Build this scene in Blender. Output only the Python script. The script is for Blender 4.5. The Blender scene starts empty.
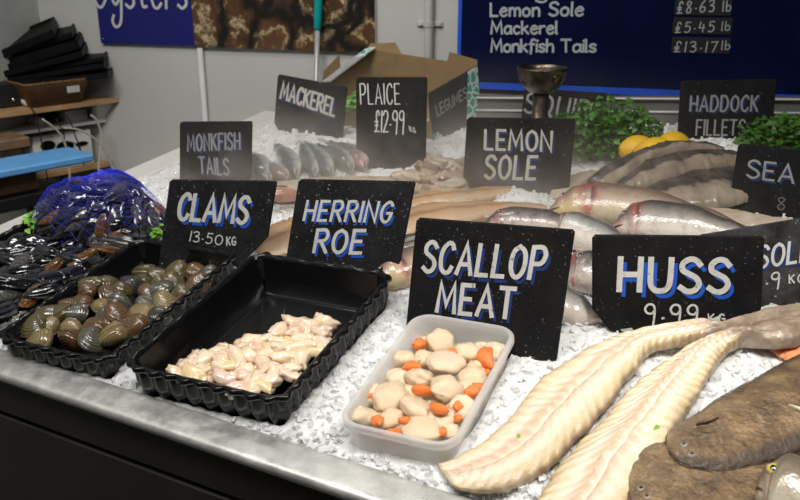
import bpy, math, random
from math import sin, cos, pi, radians, sqrt, exp
from mathutils import Vector, Matrix, Euler, noise
random.seed(7)
S = bpy.context.scene
COL = S.collection
V = Vector

# ---------------------------------------------------------------- camera maths
CAM = V((0, 0, 1.40)); F = 850.0; TH = radians(19.5)
CT, ST = cos(TH), sin(TH)
NX, NY = .485, .875                       # inward normal of the counter front
KB = .17                                  # rise of the display bed per metre


def ray(px, py):
    x, y = px - 400, 250 - py
    return V((x, F * CT + y * ST, -F * ST + y * CT))


def bedz(x, y):
    return CAM.z - .46 + KB * (NX * x + NY * y - .985)


def at(px, py, lift=0.):                  # the point of the (lifted) display bed seen at a pixel
    d = ray(px, py)
    t = (-.46 - KB * .985 + lift) / (d.z - KB * (NX * d.x + NY * d.y))
    return CAM + d * t


def onz(px, py, z):
    d = ray(px, py)
    return CAM + d * ((z - CAM.z) / d.z)


def ony(px, py, y):
    d = ray(px, py)
    return CAM + d * (y / d.y)


def proj(p):
    q = p - CAM
    fw = q.y * CT - q.z * ST
    up = q.y * ST + q.z * CT
    return (400 + F * q.x / fw, 250 - F * up / fw)


class Plane:
    def __init__(s, O, ex, ez):
        s.O, s.ex, s.ez = O, ex.normalized(), ez.normalized()
        s.en = s.ex.cross(s.ez).normalized()          # towards the viewer

    def uv(s, px, py, off=0.):
        d = ray(px, py)
        t = (s.O + s.en * off - CAM).dot(s.en) / d.dot(s.en)
        q = CAM + d * t - s.O
        k = s.ex.dot(s.ez)
        a, b = q.dot(s.ex), q.dot(s.ez)
        return ((a - k * b) / (1 - k * k), (b - k * a) / (1 - k * k))

    def P(s, u, v, off=0.):
        return s.O + s.ex * u + s.ez * v + s.en * off


# ---------------------------------------------------------------- mesh helpers
def mesh(name, verts, faces, mat=None, smooth=True, attrs=None, mats=None, fm=None):
    me = bpy.data.meshes.new(name)
    me.from_pydata([tuple(v) for v in verts], [], faces)
    if mats:
        for m in mats:
            me.materials.append(m)
        if fm:
            me.polygons.foreach_set('material_index', fm)
    elif mat:
        me.materials.append(mat)
    if smooth:
        me.polygons.foreach_set('use_smooth', [True] * len(me.polygons))
    for k, vals in (attrs or {}).items():
        a = me.attributes.new(k, 'FLOAT', 'POINT')
        a.data.foreach_set('value', vals)
    me.update()
    return me


def link(name, me, parent=None, loc=None, rot=None):
    o = bpy.data.objects.new(name, me)
    COL.objects.link(o)
    if parent:
        o.parent = parent
    if loc is not None:
        o.location = loc
    if rot is not None:
        o.rotation_euler = rot
    return o


def tag(o, label, cat, group=None, kind=None):
    if label:
        o['label'] = label
    if cat:
        o['category'] = cat
    if group:
        o['group'] = group
    if kind:
        o['kind'] = kind
    return o


def thing(name, label, cat, loc=(0, 0, 0), group=None):
    o = bpy.data.objects.new(name, None)
    COL.objects.link(o)
    o.location = loc
    o.empty_display_size = .05
    return tag(o, label, cat, group)


def mk(name, verts, faces, mat, parent=None, smooth=True, **kw):
    """world-space geometry; a top-level mesh gets its origin at its base centre, a child is relative to its parent"""
    verts = [V(v) for v in verts]
    if parent:
        L = V(parent['wloc']) if 'wloc' in parent else parent.location.copy()
        return link(name, mesh(name, [v - L for v in verts], faces, mat, smooth, **kw), parent)
    n = len(verts)
    c = V((sum(v.x for v in verts) / n, sum(v.y for v in verts) / n, min(v.z for v in verts)))
    return link(name, mesh(name, [v - c for v in verts], faces, mat, smooth, **kw), None, c)


def sub(o, parent):
    """re-hang o (a child of a thing) under a part of the same thing"""
    o.parent = parent
    return o


def struct(o):
    o['kind'] = 'structure'
    return o


class MB:
    def __init__(s):
        s.v, s.f = [], []

    def add(s, v, f):
        b = len(s.v)
        s.v += [V(x) for x in v]
        s.f += [[i + b for i in q] for q in f]
        return s

    def hexa(s, c8):                      # 4 bottom ccw, 4 top
        return s.add(c8, [[3, 2, 1, 0], [4, 5, 6, 7], [0, 1, 5, 4], [1, 2, 6, 5], [2, 3, 7, 6], [3, 0, 4, 7]])

    def obox(s, c, ax, ay, az, hx, hy, hz, bev=0.):
        if bev <= 0:
            pts = [c + ax * (hx * a) + ay * (hy * b) + az * (hz * d) for d in (-1, 1) for a, b in ((-1, -1), (1, -1), (1, 1), (-1, 1))]
            return s.hexa(pts)
        rings = []
        for d, k in ((-hz, bev), (-hz + bev, 0), (hz - bev, 0), (hz, bev)):
            r = []
            X, Y = hx - k, hy - k
            cb = bev if k == 0 else bev * .5
            for a, b in ((-X, -Y + cb), (-X + cb, -Y), (X - cb, -Y), (X, -Y + cb), (X, Y - cb), (X - cb, Y), (-X + cb, Y), (-X, Y - cb)):
                r.append(c + ax * a + ay * b + az * d)
            rings.append(r)
        return s.rings(rings, True, True)

    def rings(s, R, cap0=False, cap1=False, closed=True):
        n = len(R[0])
        b = len(s.v)
        for r in R:
            s.v += [V(x) for x in r]
        for i in range(len(R) - 1):
            for j in range(n if closed else n - 1):
                k = (j + 1) % n
                s.f.append([b + i * n + j, b + i * n + k, b + (i + 1) * n + k, b + (i + 1) * n + j])
        if cap0:
            s.f.append([b + j for j in range(n)][::-1])
        if cap1:
            s.f.append([b + (len(R) - 1) * n + j for j in range(n)])
        return s

    def tube(s, pts, r, n=8, caps=True):
        pts = [V(p) for p in pts]
        rr = r if isinstance(r, (list, tuple)) else [r] * len(pts)
        R = []
        prev = None
        for i, p in enumerate(pts):
            t = (pts[min(i + 1, len(pts) - 1)] - pts[max(i - 1, 0)]).normalized()
            a = prev if prev is not None else (V((0, 0, 1)) if abs(t.z) < .9 else V((1, 0, 0)))
            x = (a - t * a.dot(t)).normalized()
            prev = x
            y = t.cross(x)
            R.append([p + (x * cos(2 * pi * j / n) + y * sin(2 * pi * j / n)) * rr[i] for j in range(n)])
        return s.rings(R, caps, caps)

    def lathe(s, c, prof, n=32, cap0=False, cap1=False):
        return s.rings([[c + V((r * cos(2 * pi * j / n), r * sin(2 * pi * j / n), z)) for j in range(n)] for r, z in prof], cap0, cap1)

    def build(s, name, mat, parent=None, smooth=False, **kw):
        return mk(name, s.v, s.f, mat, parent, smooth, **kw)


def crom(pts, k=6):
    """Catmull-Rom through tuples"""
    P = [tuple(p) for p in pts]
    if len(P) < 3:
        return P
    P = [tuple(2 * a - b for a, b in zip(P[0], P[1]))] + P + [tuple(2 * a - b for a, b in zip(P[-1], P[-2]))]
    out = []
    for i in range(1, len(P) - 2):
        for j in range(k):
            t = j / k
            out.append(tuple(.5 * (2 * b + (c - a) * t + (2 * a - 5 * b + 4 * c - d) * t * t + (3 * b - a - 3 * c + d) * t ** 3)
                             for a, b, c, d in zip(P[i - 1], P[i], P[i + 1], P[i + 2])))
    out.append(P[-2])
    return out


def lerp_list(L, u):
    x = u * (len(L) - 1)
    i = min(int(x), len(L) - 2)
    t = x - i
    return L[i] * (1 - t) + L[i + 1] * t


def curve(prof, u):                        # piecewise linear, smoothed
    for (a, x), (b, y) in zip(prof, prof[1:]):
        if u <= b:
            t = (u - a) / (b - a) if b > a else 0
            t = t * t * (3 - 2 * t)
            return x + (y - x) * t
    return prof[-1][1]


def picker(verts, faces):
    from mathutils.bvhtree import BVHTree
    t = BVHTree.FromPolygons([tuple(v) for v in verts], [tuple(f) for f in faces])

    def hit(px, py, off=0.):
        d = ray(px, py).normalized()
        p, n, i, q = t.ray_cast(CAM, d)
        if p is None:
            p, n, i, q = t.find_nearest(at(px, py, .03))
        if n.dot(d) > 0:
            n = -n
        return p + n * off, n
    return hit


def inpoly(x, y, P):
    r = False
    j = len(P) - 1
    for i in range(len(P)):
        if (P[i][1] > y) != (P[j][1] > y) and x < (P[j][0] - P[i][0]) * (y - P[i][1]) / (P[j][1] - P[i][1]) + P[i][0]:
            r = not r
        j = i
    return r


# ---------------------------------------------------------------- materials
class NT:
    def __init__(s, name):
        s.m = bpy.data.materials.new(name)
        s.m.use_nodes = True
        s.t = s.m.node_tree
        s.b = s.t.nodes['Principled BSDF']
        s.out = s.t.nodes['Material Output']
        s.co = None

    def n(s, kind, **kw):
        x = s.t.nodes.new('ShaderNode' + kind)
        for k, v in kw.items():
            if k.startswith('i_'):
                x.inputs[k[2:].replace('_', ' ')].default_value = v
            else:
                setattr(x, k, v)
        return x

    def l(s, a, b):
        s.t.links.new(a, b)

    def coord(s, which='Object'):
        if s.co is None:
            s.co = s.n('TexCoord')
        return s.co.outputs[which]

    def noise(s, scale, detail=4, rough=.55, dist=0., co=None, vec=None):
        x = s.n('TexNoise')
        x.inputs['Scale'].default_value = scale
        x.inputs['Detail'].default_value = detail
        x.inputs['Roughness'].default_value = rough
        x.inputs['Distortion'].default_value = dist
        s.l(vec or s.coord(co or 'Object'), x.inputs['Vector'])
        return x.outputs['Fac']

    def ramp(s, fac, stops, interp='LINEAR'):
        x = s.n('ValToRGB')
        r = x.color_ramp
        r.interpolation = interp
        while len(r.elements) < len(stops):
            r.elements.new(.5)
        for e, (p, c) in zip(r.elements, stops):
            e.position = p
            e.color = (c, c, c, 1) if isinstance(c, (int, float)) else (*c, 1)
        s.l(fac, x.inputs['Fac'])
        return x.outputs['Color']

    def mix(s, fac, a, b, mode='MIX'):
        x = s.n('Mix', data_type='RGBA', blend_type=mode)
        for sock, val in ((x.inputs[0], fac), (x.inputs[6], a), (x.inputs[7], b)):
            if isinstance(val, (int, float)):
                sock.default_value = val
            elif isinstance(val, tuple):
                sock.default_value = (*val, 1)
            else:
                s.l(val, sock)
        return x.outputs[2]

    def math(s, op, a, b=0.):
        x = s.n('Math', operation=op)
        for sock, val in ((x.inputs[0], a), (x.inputs[1], b)):
            if isinstance(val, (int, float)):
                sock.default_value = val
            else:
                s.l(val, sock)
        return x.outputs[0]

    def attr(s, name):
        return s.n('Attribute', attribute_name=name).outputs['Fac']

    def bump(s, h, strength=.3, dist=.002):
        x = s.n('Bump')
        x.inputs['Strength'].default_value = strength
        x.inputs['Distance'].default_value = dist
        s.l(h, x.inputs['Height'])
        s.l(x.outputs['Normal'], s.b.inputs['Normal'])
        s.l(x.outputs['Normal'], s.b.inputs['Coat Normal'])

    def set(s, base=None, rough=None, metal=None, sss=None, trans=None, coat=None, spec=None, ior=None):
        b = s.b.inputs
        for k, v in (('Base Color', base), ('Roughness', rough), ('Metallic', metal), ('Subsurface Weight', sss), ('Transmission Weight', trans),
                     ('Coat Weight', coat), ('Specular IOR Level', spec), ('IOR', ior)):
            if v is None:
                continue
            if isinstance(v, tuple):
                b[k].default_value = (*v, 1)
            elif isinstance(v, (int, float)):
                b[k].default_value = v
            else:
                s.l(v, b[k])
        if sss:
            b['Subsurface Radius'].default_value = (1, .6, .4)
            b['Subsurface Scale'].default_value = .004
        return s.m


def simple(name, base, rough=.5, metal=0., var=.12, scale=40., bump=0., bscale=200., **kw):
    t = NT(name)
    lo = tuple(c * (1 - var) for c in base)
    hi = tuple(min(1, c * (1 + var)) for c in base)
    c = t.ramp(t.noise(scale), [(.3, lo), (.7, hi)])
    t.set(base=c, rough=rough, metal=metal, **kw)
    if bump:
        t.bump(t.noise(bscale), bump)
    return t.m


def m_board(name, base=(.006, .006, .0065), speck=.45, mottle=(.014, .014, .015)):
    t = NT(name)
    c = t.ramp(t.noise(18, 6, .7), [(.35, base), (.75, mottle)])
    sp = t.ramp(t.noise(300, 2, .5), [(.67, 0.), (.72, 1.)])
    sp = t.math('MULTIPLY', sp, t.ramp(t.noise(25), [(.40, .05), (.62, speck)]))
    c = t.mix(sp, c, (.45, .45, .43))
    sc = t.ramp(t.noise(9, 8, .8, 1.5), [(.62, 0.), (.74, .10)])
    c = t.mix(sc, c, (.2, .2, .2))
    t.set(base=c, rough=.7, spec=.12)
    t.bump(t.noise(150), .15, .001)
    return t.m


def m_paint(name, col, worn=.5, dark=(.03, .03, .03)):
    t = NT(name)
    w = t.ramp(t.noise(130, 6, .75), [(.585, 0.), (.67, worn)])
    g = t.ramp(t.noise(45, 4), [(.3, tuple(c * .84 for c in col)), (.7, col)])
    t.set(base=t.mix(w, g, dark), rough=.6, spec=.3)
    return t.m


def m_flesh(name, kind):
    """fillet surfaces read two attributes: fu along the piece, fa across it (0..1)"""
    t = NT(name)
    fu, fa = t.attr('fu'), t.attr('fa')
    cmb = t.n('CombineXYZ')
    t.l(fu, cmb.inputs[0])
    t.l(fa, cmb.inputs[1])
    if kind == 'huss':
        wob = t.noise(26, 4)
        pos = t.math('ADD', fa, t.math('MULTIPLY', t.math('SUBTRACT', wob, .5), .10))
        flesh = t.ramp(pos, [(0, (.44, .29, .13)), (.07, (.62, .47, .27)), (.28, (.82, .73, .58)), (.42, (.66, .42, .29)), (.475, (.70, .55, .41)), (.52, (.88, .82, .72)),
                             (.565, (.68, .45, .31)), (.70, (.83, .75, .61)), (.91, (.64, .49, .28)), (1, (.34, .22, .11))])
        flesh = t.mix(t.ramp(t.noise(14, 5), [(.45, 0.), (.75, .55)]), flesh, (.76, .65, .46))
        skin = t.ramp(t.noise(70, 5), [(.3, (.20, .145, .105)), (.7, (.42, .33, .25))])
        tail = t.ramp(t.math('ADD', fu, t.math('MULTIPLY', t.math('SUBTRACT', fa, .5), .06)), [(.60, 0.), (.67, 1.)])
        c = t.mix(tail, flesh, skin)
        w = t.n('TexWave', wave_type='BANDS', bands_direction='X')
        w.inputs['Scale'].default_value = 13
        w.inputs['Distortion'].default_value = 1.2
        w.inputs['Detail'].default_value = 2
        cv = t.n('CombineXYZ')
        t.l(t.math('ADD', fu, t.math('MULTIPLY', t.math('ABSOLUTE', t.math('SUBTRACT', fa, .5)), .10)), cv.inputs[0])
        t.l(t.math('MULTIPLY', fa, .3), cv.inputs[1])
        t.l(cv.outputs[0], w.inputs['Vector'])
        wf = t.math('MULTIPLY', w.outputs['Fac'], t.math('SUBTRACT', 1., tail))
        h = t.math('ADD', t.math('MULTIPLY', wf, .55), t.noise(150, 4))
        c = t.mix(t.math('MULTIPLY', wf, .18), c, (.84, .77, .66))
        t.set(base=c, rough=.33, sss=.15, coat=.25)
        t.bump(h, .8, .0022)
    elif kind == 'sole':
        m = t.noise(34, 6, .65)
        c = t.ramp(m, [(.28, (.055, .033, .015)), (.5, (.185, .115, .052)), (.72, (.36, .24, .12))])
        c = t.mix(t.ramp(t.noise(210, 3, .6), [(.52, 0.), (.75, .5)]), c, (.05, .033, .02))
        edge = t.ramp(fa, [(0, 1.), (.08, .8), (.16, 0.), (.84, 0.), (.92, .8), (1, 1.)])
        c = t.mix(edge, c, (.055, .036, .024))
        t.set(base=c, rough=.24, coat=.9)
        t.b.inputs['Coat Roughness'].default_value = .10
        t.bump(t.math('ADD', t.noise(200, 5), t.noise(70, 3)), 1., .0045)
    elif kind == 'slab':                  # thick pieces with dark skin along the middle
        e = t.math('ADD', fa, t.math('MULTIPLY', t.math('SUBTRACT', t.noise(11, 6, .65), .5), .62))
        dark = t.ramp(t.noise(50, 5), [(.3, (.018, .015, .013)), (.7, (.11, .09, .075))])
        msk = t.ramp(e, [(.16, 0.), (.21, 1.), (.66, 1.), (.72, 0.)])
        pale = t.ramp(t.noise(24, 3), [(.3, (.17, .13, .10)), (.7, (.33, .275, .21))])
        t.set(base=t.mix(msk, pale, dark), rough=.35, coat=.3)
        t.bump(t.noise(110, 4), .4, .0015)
    elif kind == 'tan':
        e = t.math('ADD', fa, t.math('MULTIPLY', t.math('SUBTRACT', t.noise(16, 4), .5), .3))
        c = t.ramp(e, [(0, (.28, .16, .08)), (.35, (.44, .28, .155)), (.5, (.25, .13, .06)), (.6, (.43, .27, .15)), (.9, (.50, .36, .24)), (1, (.34, .22, .13))])
        t.set(base=c, rough=.35, sss=.1, coat=.3)
        t.bump(t.noise(70, 4), .35, .0015)
    elif kind == 'pale':
        c = t.ramp(t.noise(26, 4), [(.3, (.36, .28, .21)), (.7, (.55, .48, .39))])
        c = t.mix(t.ramp(fa, [(0, .7), (.12, 0.), (.9, 0.), (1, .5)]), c, (.32, .22, .16))
        t.set(base=c, rough=.35, sss=.1, coat=.3)
        t.bump(t.noise(60, 4), .35, .0015)
    elif kind == 'salmon':
        c = t.ramp(t.noise(30, 4), [(.3, (.75, .23, .09)), (.7, (.85, .38, .18))])
        t.set(base=c, rough=.35, sss=.15, coat=.3)
    return t.m


def m_fish(name, back, side, belly, red=.0, mottle=.3, yellow=0., stripes=False, gill=.22):
    """round fish: fu 0 head .. 1 tail, fa +1 back .. -1 belly"""
    t = NT(name)
    fu, fa = t.attr('fu'), t.attr('fa')
    e = t.math('ADD', fa, t.math('MULTIPLY', t.math('SUBTRACT', t.noise(45, 4), .5), .5))
    x = t.math('MULTIPLY', t.math('ADD', e, 1.), .5)
    c = t.ramp(x, [(.18, belly), (.42, side), (.58, tuple((a + b) / 2 for a, b in zip(side, back))), (.76, back)])
    c = t.mix(t.ramp(t.noise(85, 5), [(.5, 0.), (.75, mottle)]), c, tuple(q * .45 for q in back))
    if stripes:
        w = t.n('TexWave', wave_type='BANDS', bands_direction='X')
        w.inputs['Scale'].default_value = 11
        w.inputs['Distortion'].default_value = 5
        cmb = t.n('CombineXYZ')
        t.l(fu, cmb.inputs[0])
        t.l(fa, cmb.inputs[1])
        t.l(cmb.outputs[0], w.inputs['Vector'])
        k = t.math('MULTIPLY', t.ramp(w.outputs['Fac'], [(.45, 0.), (.6, .8)]), t.ramp(x, [(.62, 0.), (.75, 1.)]))
        c = t.mix(k, c, (.02, .03, .04))
    if red:
        g = t.ramp(fu, [(gill - .10, 0.), (gill - .02, red), (gill + .015, red * .7), (gill + .05, 0.)])
        g = t.math('MULTIPLY', g, t.ramp(t.noise(55, 3), [(.38, 0.), (.58, 1.)]))
        c = t.mix(g, c, (.34, .05, .04))
        s2 = t.math('MULTIPLY', t.ramp(fu, [(.0, .6), (.10, .35), (.30, 0.)]), t.ramp(t.noise(38, 3), [(.42, 0.), (.62, 1.)]))
        c = t.mix(s2, c, (.62, .27, .22))
    if yellow:
        y = t.math('MULTIPLY', t.ramp(fu, [(0, yellow), (.16, yellow * .6), (.28, 0.)]), t.ramp(x, [(.15, 1.), (.5, .2), (.7, 0.)]))
        c = t.mix(y, c, (.62, .50, .16))
    ga = t.ramp(fu, [(gill - .008, 0.), (gill, .9), (gill + .026, 0.)])
    c = t.mix(t.math('MULTIPLY', ga, t.ramp(x, [(.15, 0.), (.3, 1.), (.75, 1.), (.85, 0.)])), c, (.06, .035, .03))
    v = t.n('TexVoronoi')
    v.inputs['Scale'].default_value = 300
    t.l(t.coord('Object'), v.inputs['Vector'])
    t.set(base=c, rough=.25, coat=.45, metal=.0)
    t.bump(t.math('ADD', v.outputs['Distance'], t.noise(90)), .25, .001)
    return t.m


M = {}
M['board'] = m_board('chalkboard_black')
M['board_scuffed'] = m_board('chalkboard_scuffed', (.008, .008, .009), .8, (.026, .026, .027))
M['board_wet'] = m_board('chalkboard_wet', (.014, .014, .014), 1., (.09, .09, .095))
M['white_paint'] = m_paint('white_paint', (.58, .58, .555), .85)
M['cream_paint'] = m_paint('cream_paint', (.46, .45, .37), .8)
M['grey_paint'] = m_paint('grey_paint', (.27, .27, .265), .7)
M['blue_paint'] = m_paint('blue_paint', (.015, .09, .50), .6)
M['navy_paint'] = m_paint('navy_paint', (.012, .035, .16), .6)
M['chalk'] = m_paint('white_chalk', (.62, .62, .6), .6)
M['faint_chalk'] = m_paint('faint_chalk', (.14, .14, .135), .8)
M['menu_paint'] = m_paint('menu_paint', (.46, .50, .52), .3)


def _steel(name, base, rough, wet=True):
    t = NT(name)
    mp = t.n('Mapping')
    mp.inputs['Scale'].default_value = (1, 1, 1)
    t.l(t.coord('Object'), mp.inputs['Vector'])
    c = t.ramp(t.noise(26, 6, .65), [(.3, tuple(b * .62 for b in base)), (.7, base)])
    r = t.ramp(t.noise(38, 6, .7), [(.3, rough * .55), (.7, rough * 1.5)])
    t.set(base=c, rough=r, metal=.75 if wet else 1.)
    t.bump(t.noise(140, 5), .22 if wet else .08, .0012)
    return t.m


M['steel'] = _steel('wet_steel', (.85, .85, .81), .42)
M['steel_dark'] = _steel('cup_steel', (.15, .125, .10), .33, False)
M['white_metal'] = simple('white_counter_edge', (.60, .59, .56), .45, 0, .08, 12)
M['upstand'] = simple('grey_upstand', (.16, .16, .155), .45, .2, .1, 12)
M['panel_black'] = simple('black_front_panel', (.022, .019, .016), .5, 0, .2, 9)
M['black_plastic'] = simple('glossy_black_plastic', (.0045, .0045, .005), .2, 0, .2, 30, .05, 60, spec=.35)
M['tray_plastic'] = simple('black_tray_plastic', (.006, .006, .0065), .5, 0, .3, 40, .1, 90, spec=.2)
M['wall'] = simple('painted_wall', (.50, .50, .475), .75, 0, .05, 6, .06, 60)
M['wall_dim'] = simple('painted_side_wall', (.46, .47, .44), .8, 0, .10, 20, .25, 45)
M['floor'] = simple('floor_tile', (.07, .065, .06), .6, 0, .25, 8)
M['wood'] = simple('shelf_wood', (.42, .25, .12), .55, 0, .22, 22)
M['wood_dark'] = simple('brown_wood', (.20, .115, .06), .6, 0, .25, 26)
M['blue_board'] = simple('blue_board_plastic', (.13, .38, .76), .5, 0, .10, 24, .15, 120)
M['white_plastic'] = simple('white_plastic', (.72, .71, .68), .4, 0, .05, 20)
M['cream_cable'] = simple('cream_cable', (.50, .47, .38), .5)
M['black_cable'] = simple('black_cable', (.012, .012, .012), .5)
M['teal'] = simple('teal_plastic', (.0, .30, .30), .35, 0, .06)
M['grey_pole'] = simple('grey_pole', (.42, .42, .42), .35, .3)
M['conduit'] = simple('white_conduit', (.56, .56, .54), .5, 0, .05)
M['navy_sign'] = simple('navy_sign', (.006, .008, .13), .4, 0, .12, 8)
M['navy_menu'] = simple('navy_menu', (.003, .006, .038), .6, 0, .2, 8, spec=.04)
M['blue_frame'] = simple('blue_frame', (.012, .09, .60), .4, 0, .1)
M['black_strip'] = simple('black_strip', (.006, .006, .007), .6)
M['cardboard'] = simple('cardboard', (.22, .14, .06), .8, 0, .12, 30)
M['print_black'] = simple('carton_black', (.03, .03, .03), .55, 0, .2, 40)
M['print_grey'] = simple('carton_grey_text', (.30, .30, .30), .6)
M['lemon'] = simple('lemon_skin', (.70, .42, .015), .4, 0, .12, 18, .5, 320, sss=.1)
M['eye_white'] = simple('fish_eye_yellow', (.62, .50, .10), .15, 0, .1, coat=.8)
M['eye_pale'] = simple('fish_eye_pale', (.35, .30, .22), .15, 0, .2, coat=.8)
M['pupil'] = simple('fish_pupil', (.006, .006, .008), .08, coat=1.)
M['fin_dark'] = simple('fish_fin', (.036, .025, .017), .6, 0, .3, 60, spec=.15)
M['fin_pale'] = simple('pale_fin', (.70, .64, .54), .4, 0, .15, 60)
M['fin_grey'] = simple('grey_fin', (.30, .29, .26), .4, 0, .25, 60)
M['mouth'] = simple('fish_mouth', (.10, .055, .045), .4)
M['black_box'] = simple('matt_black_box', (.010, .010, .011), .5)
M['chrome'] = simple('chrome', (.6, .6, .6), .2, 1.)
M['paper'] = simple('paper_label', (.52, .51, .49), .7)
M['net'] = simple('blue_netting', (.02, .035, .75), .35, 0, .15, 30)
M['pipe_clip'] = simple('pipe_clip', (.5, .5, .48), .4)


def m_leaf(name, a, b):
    t = NT(name)
    t.set(base=t.ramp(t.noise(40, 4), [(.3, a), (.7, b)]), rough=.45, sss=.05)
    return t.m


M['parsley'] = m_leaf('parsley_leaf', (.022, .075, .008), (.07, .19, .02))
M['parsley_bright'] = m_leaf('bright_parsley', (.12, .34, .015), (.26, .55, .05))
M['lettuce'] = m_leaf('green_leaf_in_carton', (.07, .22, .02), (.20, .42, .06))


def m_teal_print():
    t = NT('teal_print')
    v = t.n('TexVoronoi', feature='DISTANCE_TO_EDGE')
    v.inputs['Scale'].default_value = 55
    t.l(t.coord(), v.inputs['Vector'])
    t.set(base=t.ramp(v.outputs['Distance'], [(.08, (.62, .64, .62)), (.14, (.03, .32, .24))]), rough=.5)
    return t.m


M['teal_print'] = m_teal_print()


def m_wicker():
    t = NT('wicker')
    b = t.n('TexBrick')
    b.inputs['Scale'].default_value = 60
    b.inputs['Color1'].default_value = (.26, .14, .05, 1)
    b.inputs['Color2'].default_value = (.17, .09, .03, 1)
    b.inputs['Mortar'].default_value = (.04, .02, .008, 1)
    b.inputs['Mortar Size'].default_value = .03
    mp = t.n('Mapping')
    mp.inputs['Rotation'].default_value = (pi / 2, 0, .3)
    t.l(t.coord(), mp.inputs['Vector'])
    t.l(mp.outputs[0], b.inputs['Vector'])
    t.set(base=b.outputs['Color'], rough=.6)
    t.bump(b.outputs['Fac'], -.6, .003)
    return t.m


M['wicker'] = m_wicker()


def m_oyster_print():
    t = NT('oyster_photo_print')
    warp = t.n('TexNoise')
    warp.inputs['Scale'].default_value = 9
    warp.inputs['Detail'].default_value = 3
    t.l(t.coord(), warp.inputs['Vector'])
    mpo = t.n('Mapping')
    mpo.inputs['Scale'].default_value = (1.25, 1., .72)
    mpo.inputs['Rotation'].default_value = (0, .5, 0)
    t.l(t.coord(), mpo.inputs['Vector'])
    mx = t.n('Mix', data_type='RGBA', blend_type='LINEAR_LIGHT')
    mx.inputs[0].default_value = .07
    t.l(mpo.outputs[0], mx.inputs[6])
    t.l(warp.outputs['Color'], mx.inputs[7])
    v = t.n('TexVoronoi', feature='F1')
    v.inputs['Scale'].default_value = 5.6
    t.l(mx.outputs[2], v.inputs['Vector'])
    e = t.n('TexVoronoi', feature='DISTANCE_TO_EDGE')
    e.inputs['Scale'].default_value = 5.6
    t.l(mx.outputs[2], e.inputs['Vector'])
    rings = t.math('SINE', t.math('ADD', t.math('MULTIPLY', v.outputs['Distance'], 22.), t.math('MULTIPLY', t.noise(26, 8, .72), 16.)))
    shell = t.ramp(rings, [(.1, (.07, .035, .012)), (.45, (.22, .125, .04)), (.8, (.42, .31, .14)), (1, (.60, .52, .34))])
    shell = t.mix(t.ramp(t.noise(48, 8, .75), [(.46, 0.), (.60, .9)]), shell, (.045, .024, .012))
    hue = t.n('SeparateColor')
    t.l(v.outputs['Color'], hue.inputs[0])
    shell = t.mix(t.math('MULTIPLY', hue.outputs[0], .55), shell, (.16, .07, .03))
    c = t.mix(t.ramp(e.outputs['Distance'], [(.03, 1.), (.13, 0.)]), shell, (.008, .006, .004))
    t.set(base=c, rough=.35)
    return t.m


M['oyster_print'] = m_oyster_print()


def m_ice(name, chips):
    t = NT(name)
    c = t.ramp(t.noise(60, 4), [(.3, (.74, .75, .755)), (.7, (.88, .885, .89))])
    t.set(base=c, rough=.10 if chips else .22, sss=.4 if chips else .6, trans=.10 if chips else .03, ior=1.31, coat=.35)
    t.b.inputs['Subsurface Scale'].default_value = .012
    if not chips:
        t.b.inputs['Subsurface Scale'].default_value = .012
        t.b.inputs['Subsurface Radius'].default_value = (.95, .98, 1)
        v = t.n('TexVoronoi', feature='F1')
        v.inputs['Scale'].default_value = 130
        t.l(t.coord(), v.inputs['Vector'])
        t.bump(t.math('ADD', v.outputs['Distance'], t.noise(220, 4)), .6, .003)
    else:
        t.b.inputs['Subsurface Radius'].default_value = (1, 1, 1)
        t.b.inputs['Subsurface Scale'].default_value = .005
        t.bump(t.noise(200), .25, .001)
    return t.m


M['ice'] = m_ice('crushed_ice', False)
M['ice_chip'] = m_ice('ice_chip', True)


def m_tub():
    t = NT('translucent_tub')
    t.set(base=t.ramp(t.noise(18), [(.3, (.90, .90, .90)), (.7, (.95, .95, .95))]), rough=.30)
    tl = t.n('BsdfTranslucent')
    tl.inputs['Color'].default_value = (.93, .93, .92, 1)
    tr = t.n('BsdfTransparent')
    m1, m2 = t.n('MixShader'), t.n('MixShader')
    m1.inputs[0].default_value = .55
    m2.inputs[0].default_value = .42
    t.l(t.b.outputs[0], m1.inputs[1])
    t.l(tl.outputs[0], m1.inputs[2])
    t.l(m1.outputs[0], m2.inputs[1])
    t.l(tr.outputs[0], m2.inputs[2])
    t.l(m2.outputs[0], t.out.inputs['Surface'])
    return t.m


M['tub'] = m_tub()


def m_shell(name, a, b, ringscale, kind='clam'):
    t = NT(name)
    r = t.attr('fr')
    ring = t.math('SINE', t.math('ADD', t.math('MULTIPLY', r, ringscale), t.math('MULTIPLY', t.noise(50, 3), 5.)))
    c = t.mix(t.math('MULTIPLY', t.math('ADD', ring, 1.), .5), a, b)
    c = t.mix(t.ramp(t.noise(70, 4), [(.45, 0.), (.7, .5)]), c, tuple(x * .35 for x in a))
    oi = t.n('ObjectInfo')
    c = t.mix(t.math('MULTIPLY', oi.outputs['Random'], .35), c, tuple(x * .5 for x in b))
    t.set(base=c, rough=.24 if kind == 'clam' else .13, coat=.7)
    t.bump(ring, .25 if kind == 'clam' else .1, .001)
    return t.m


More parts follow.
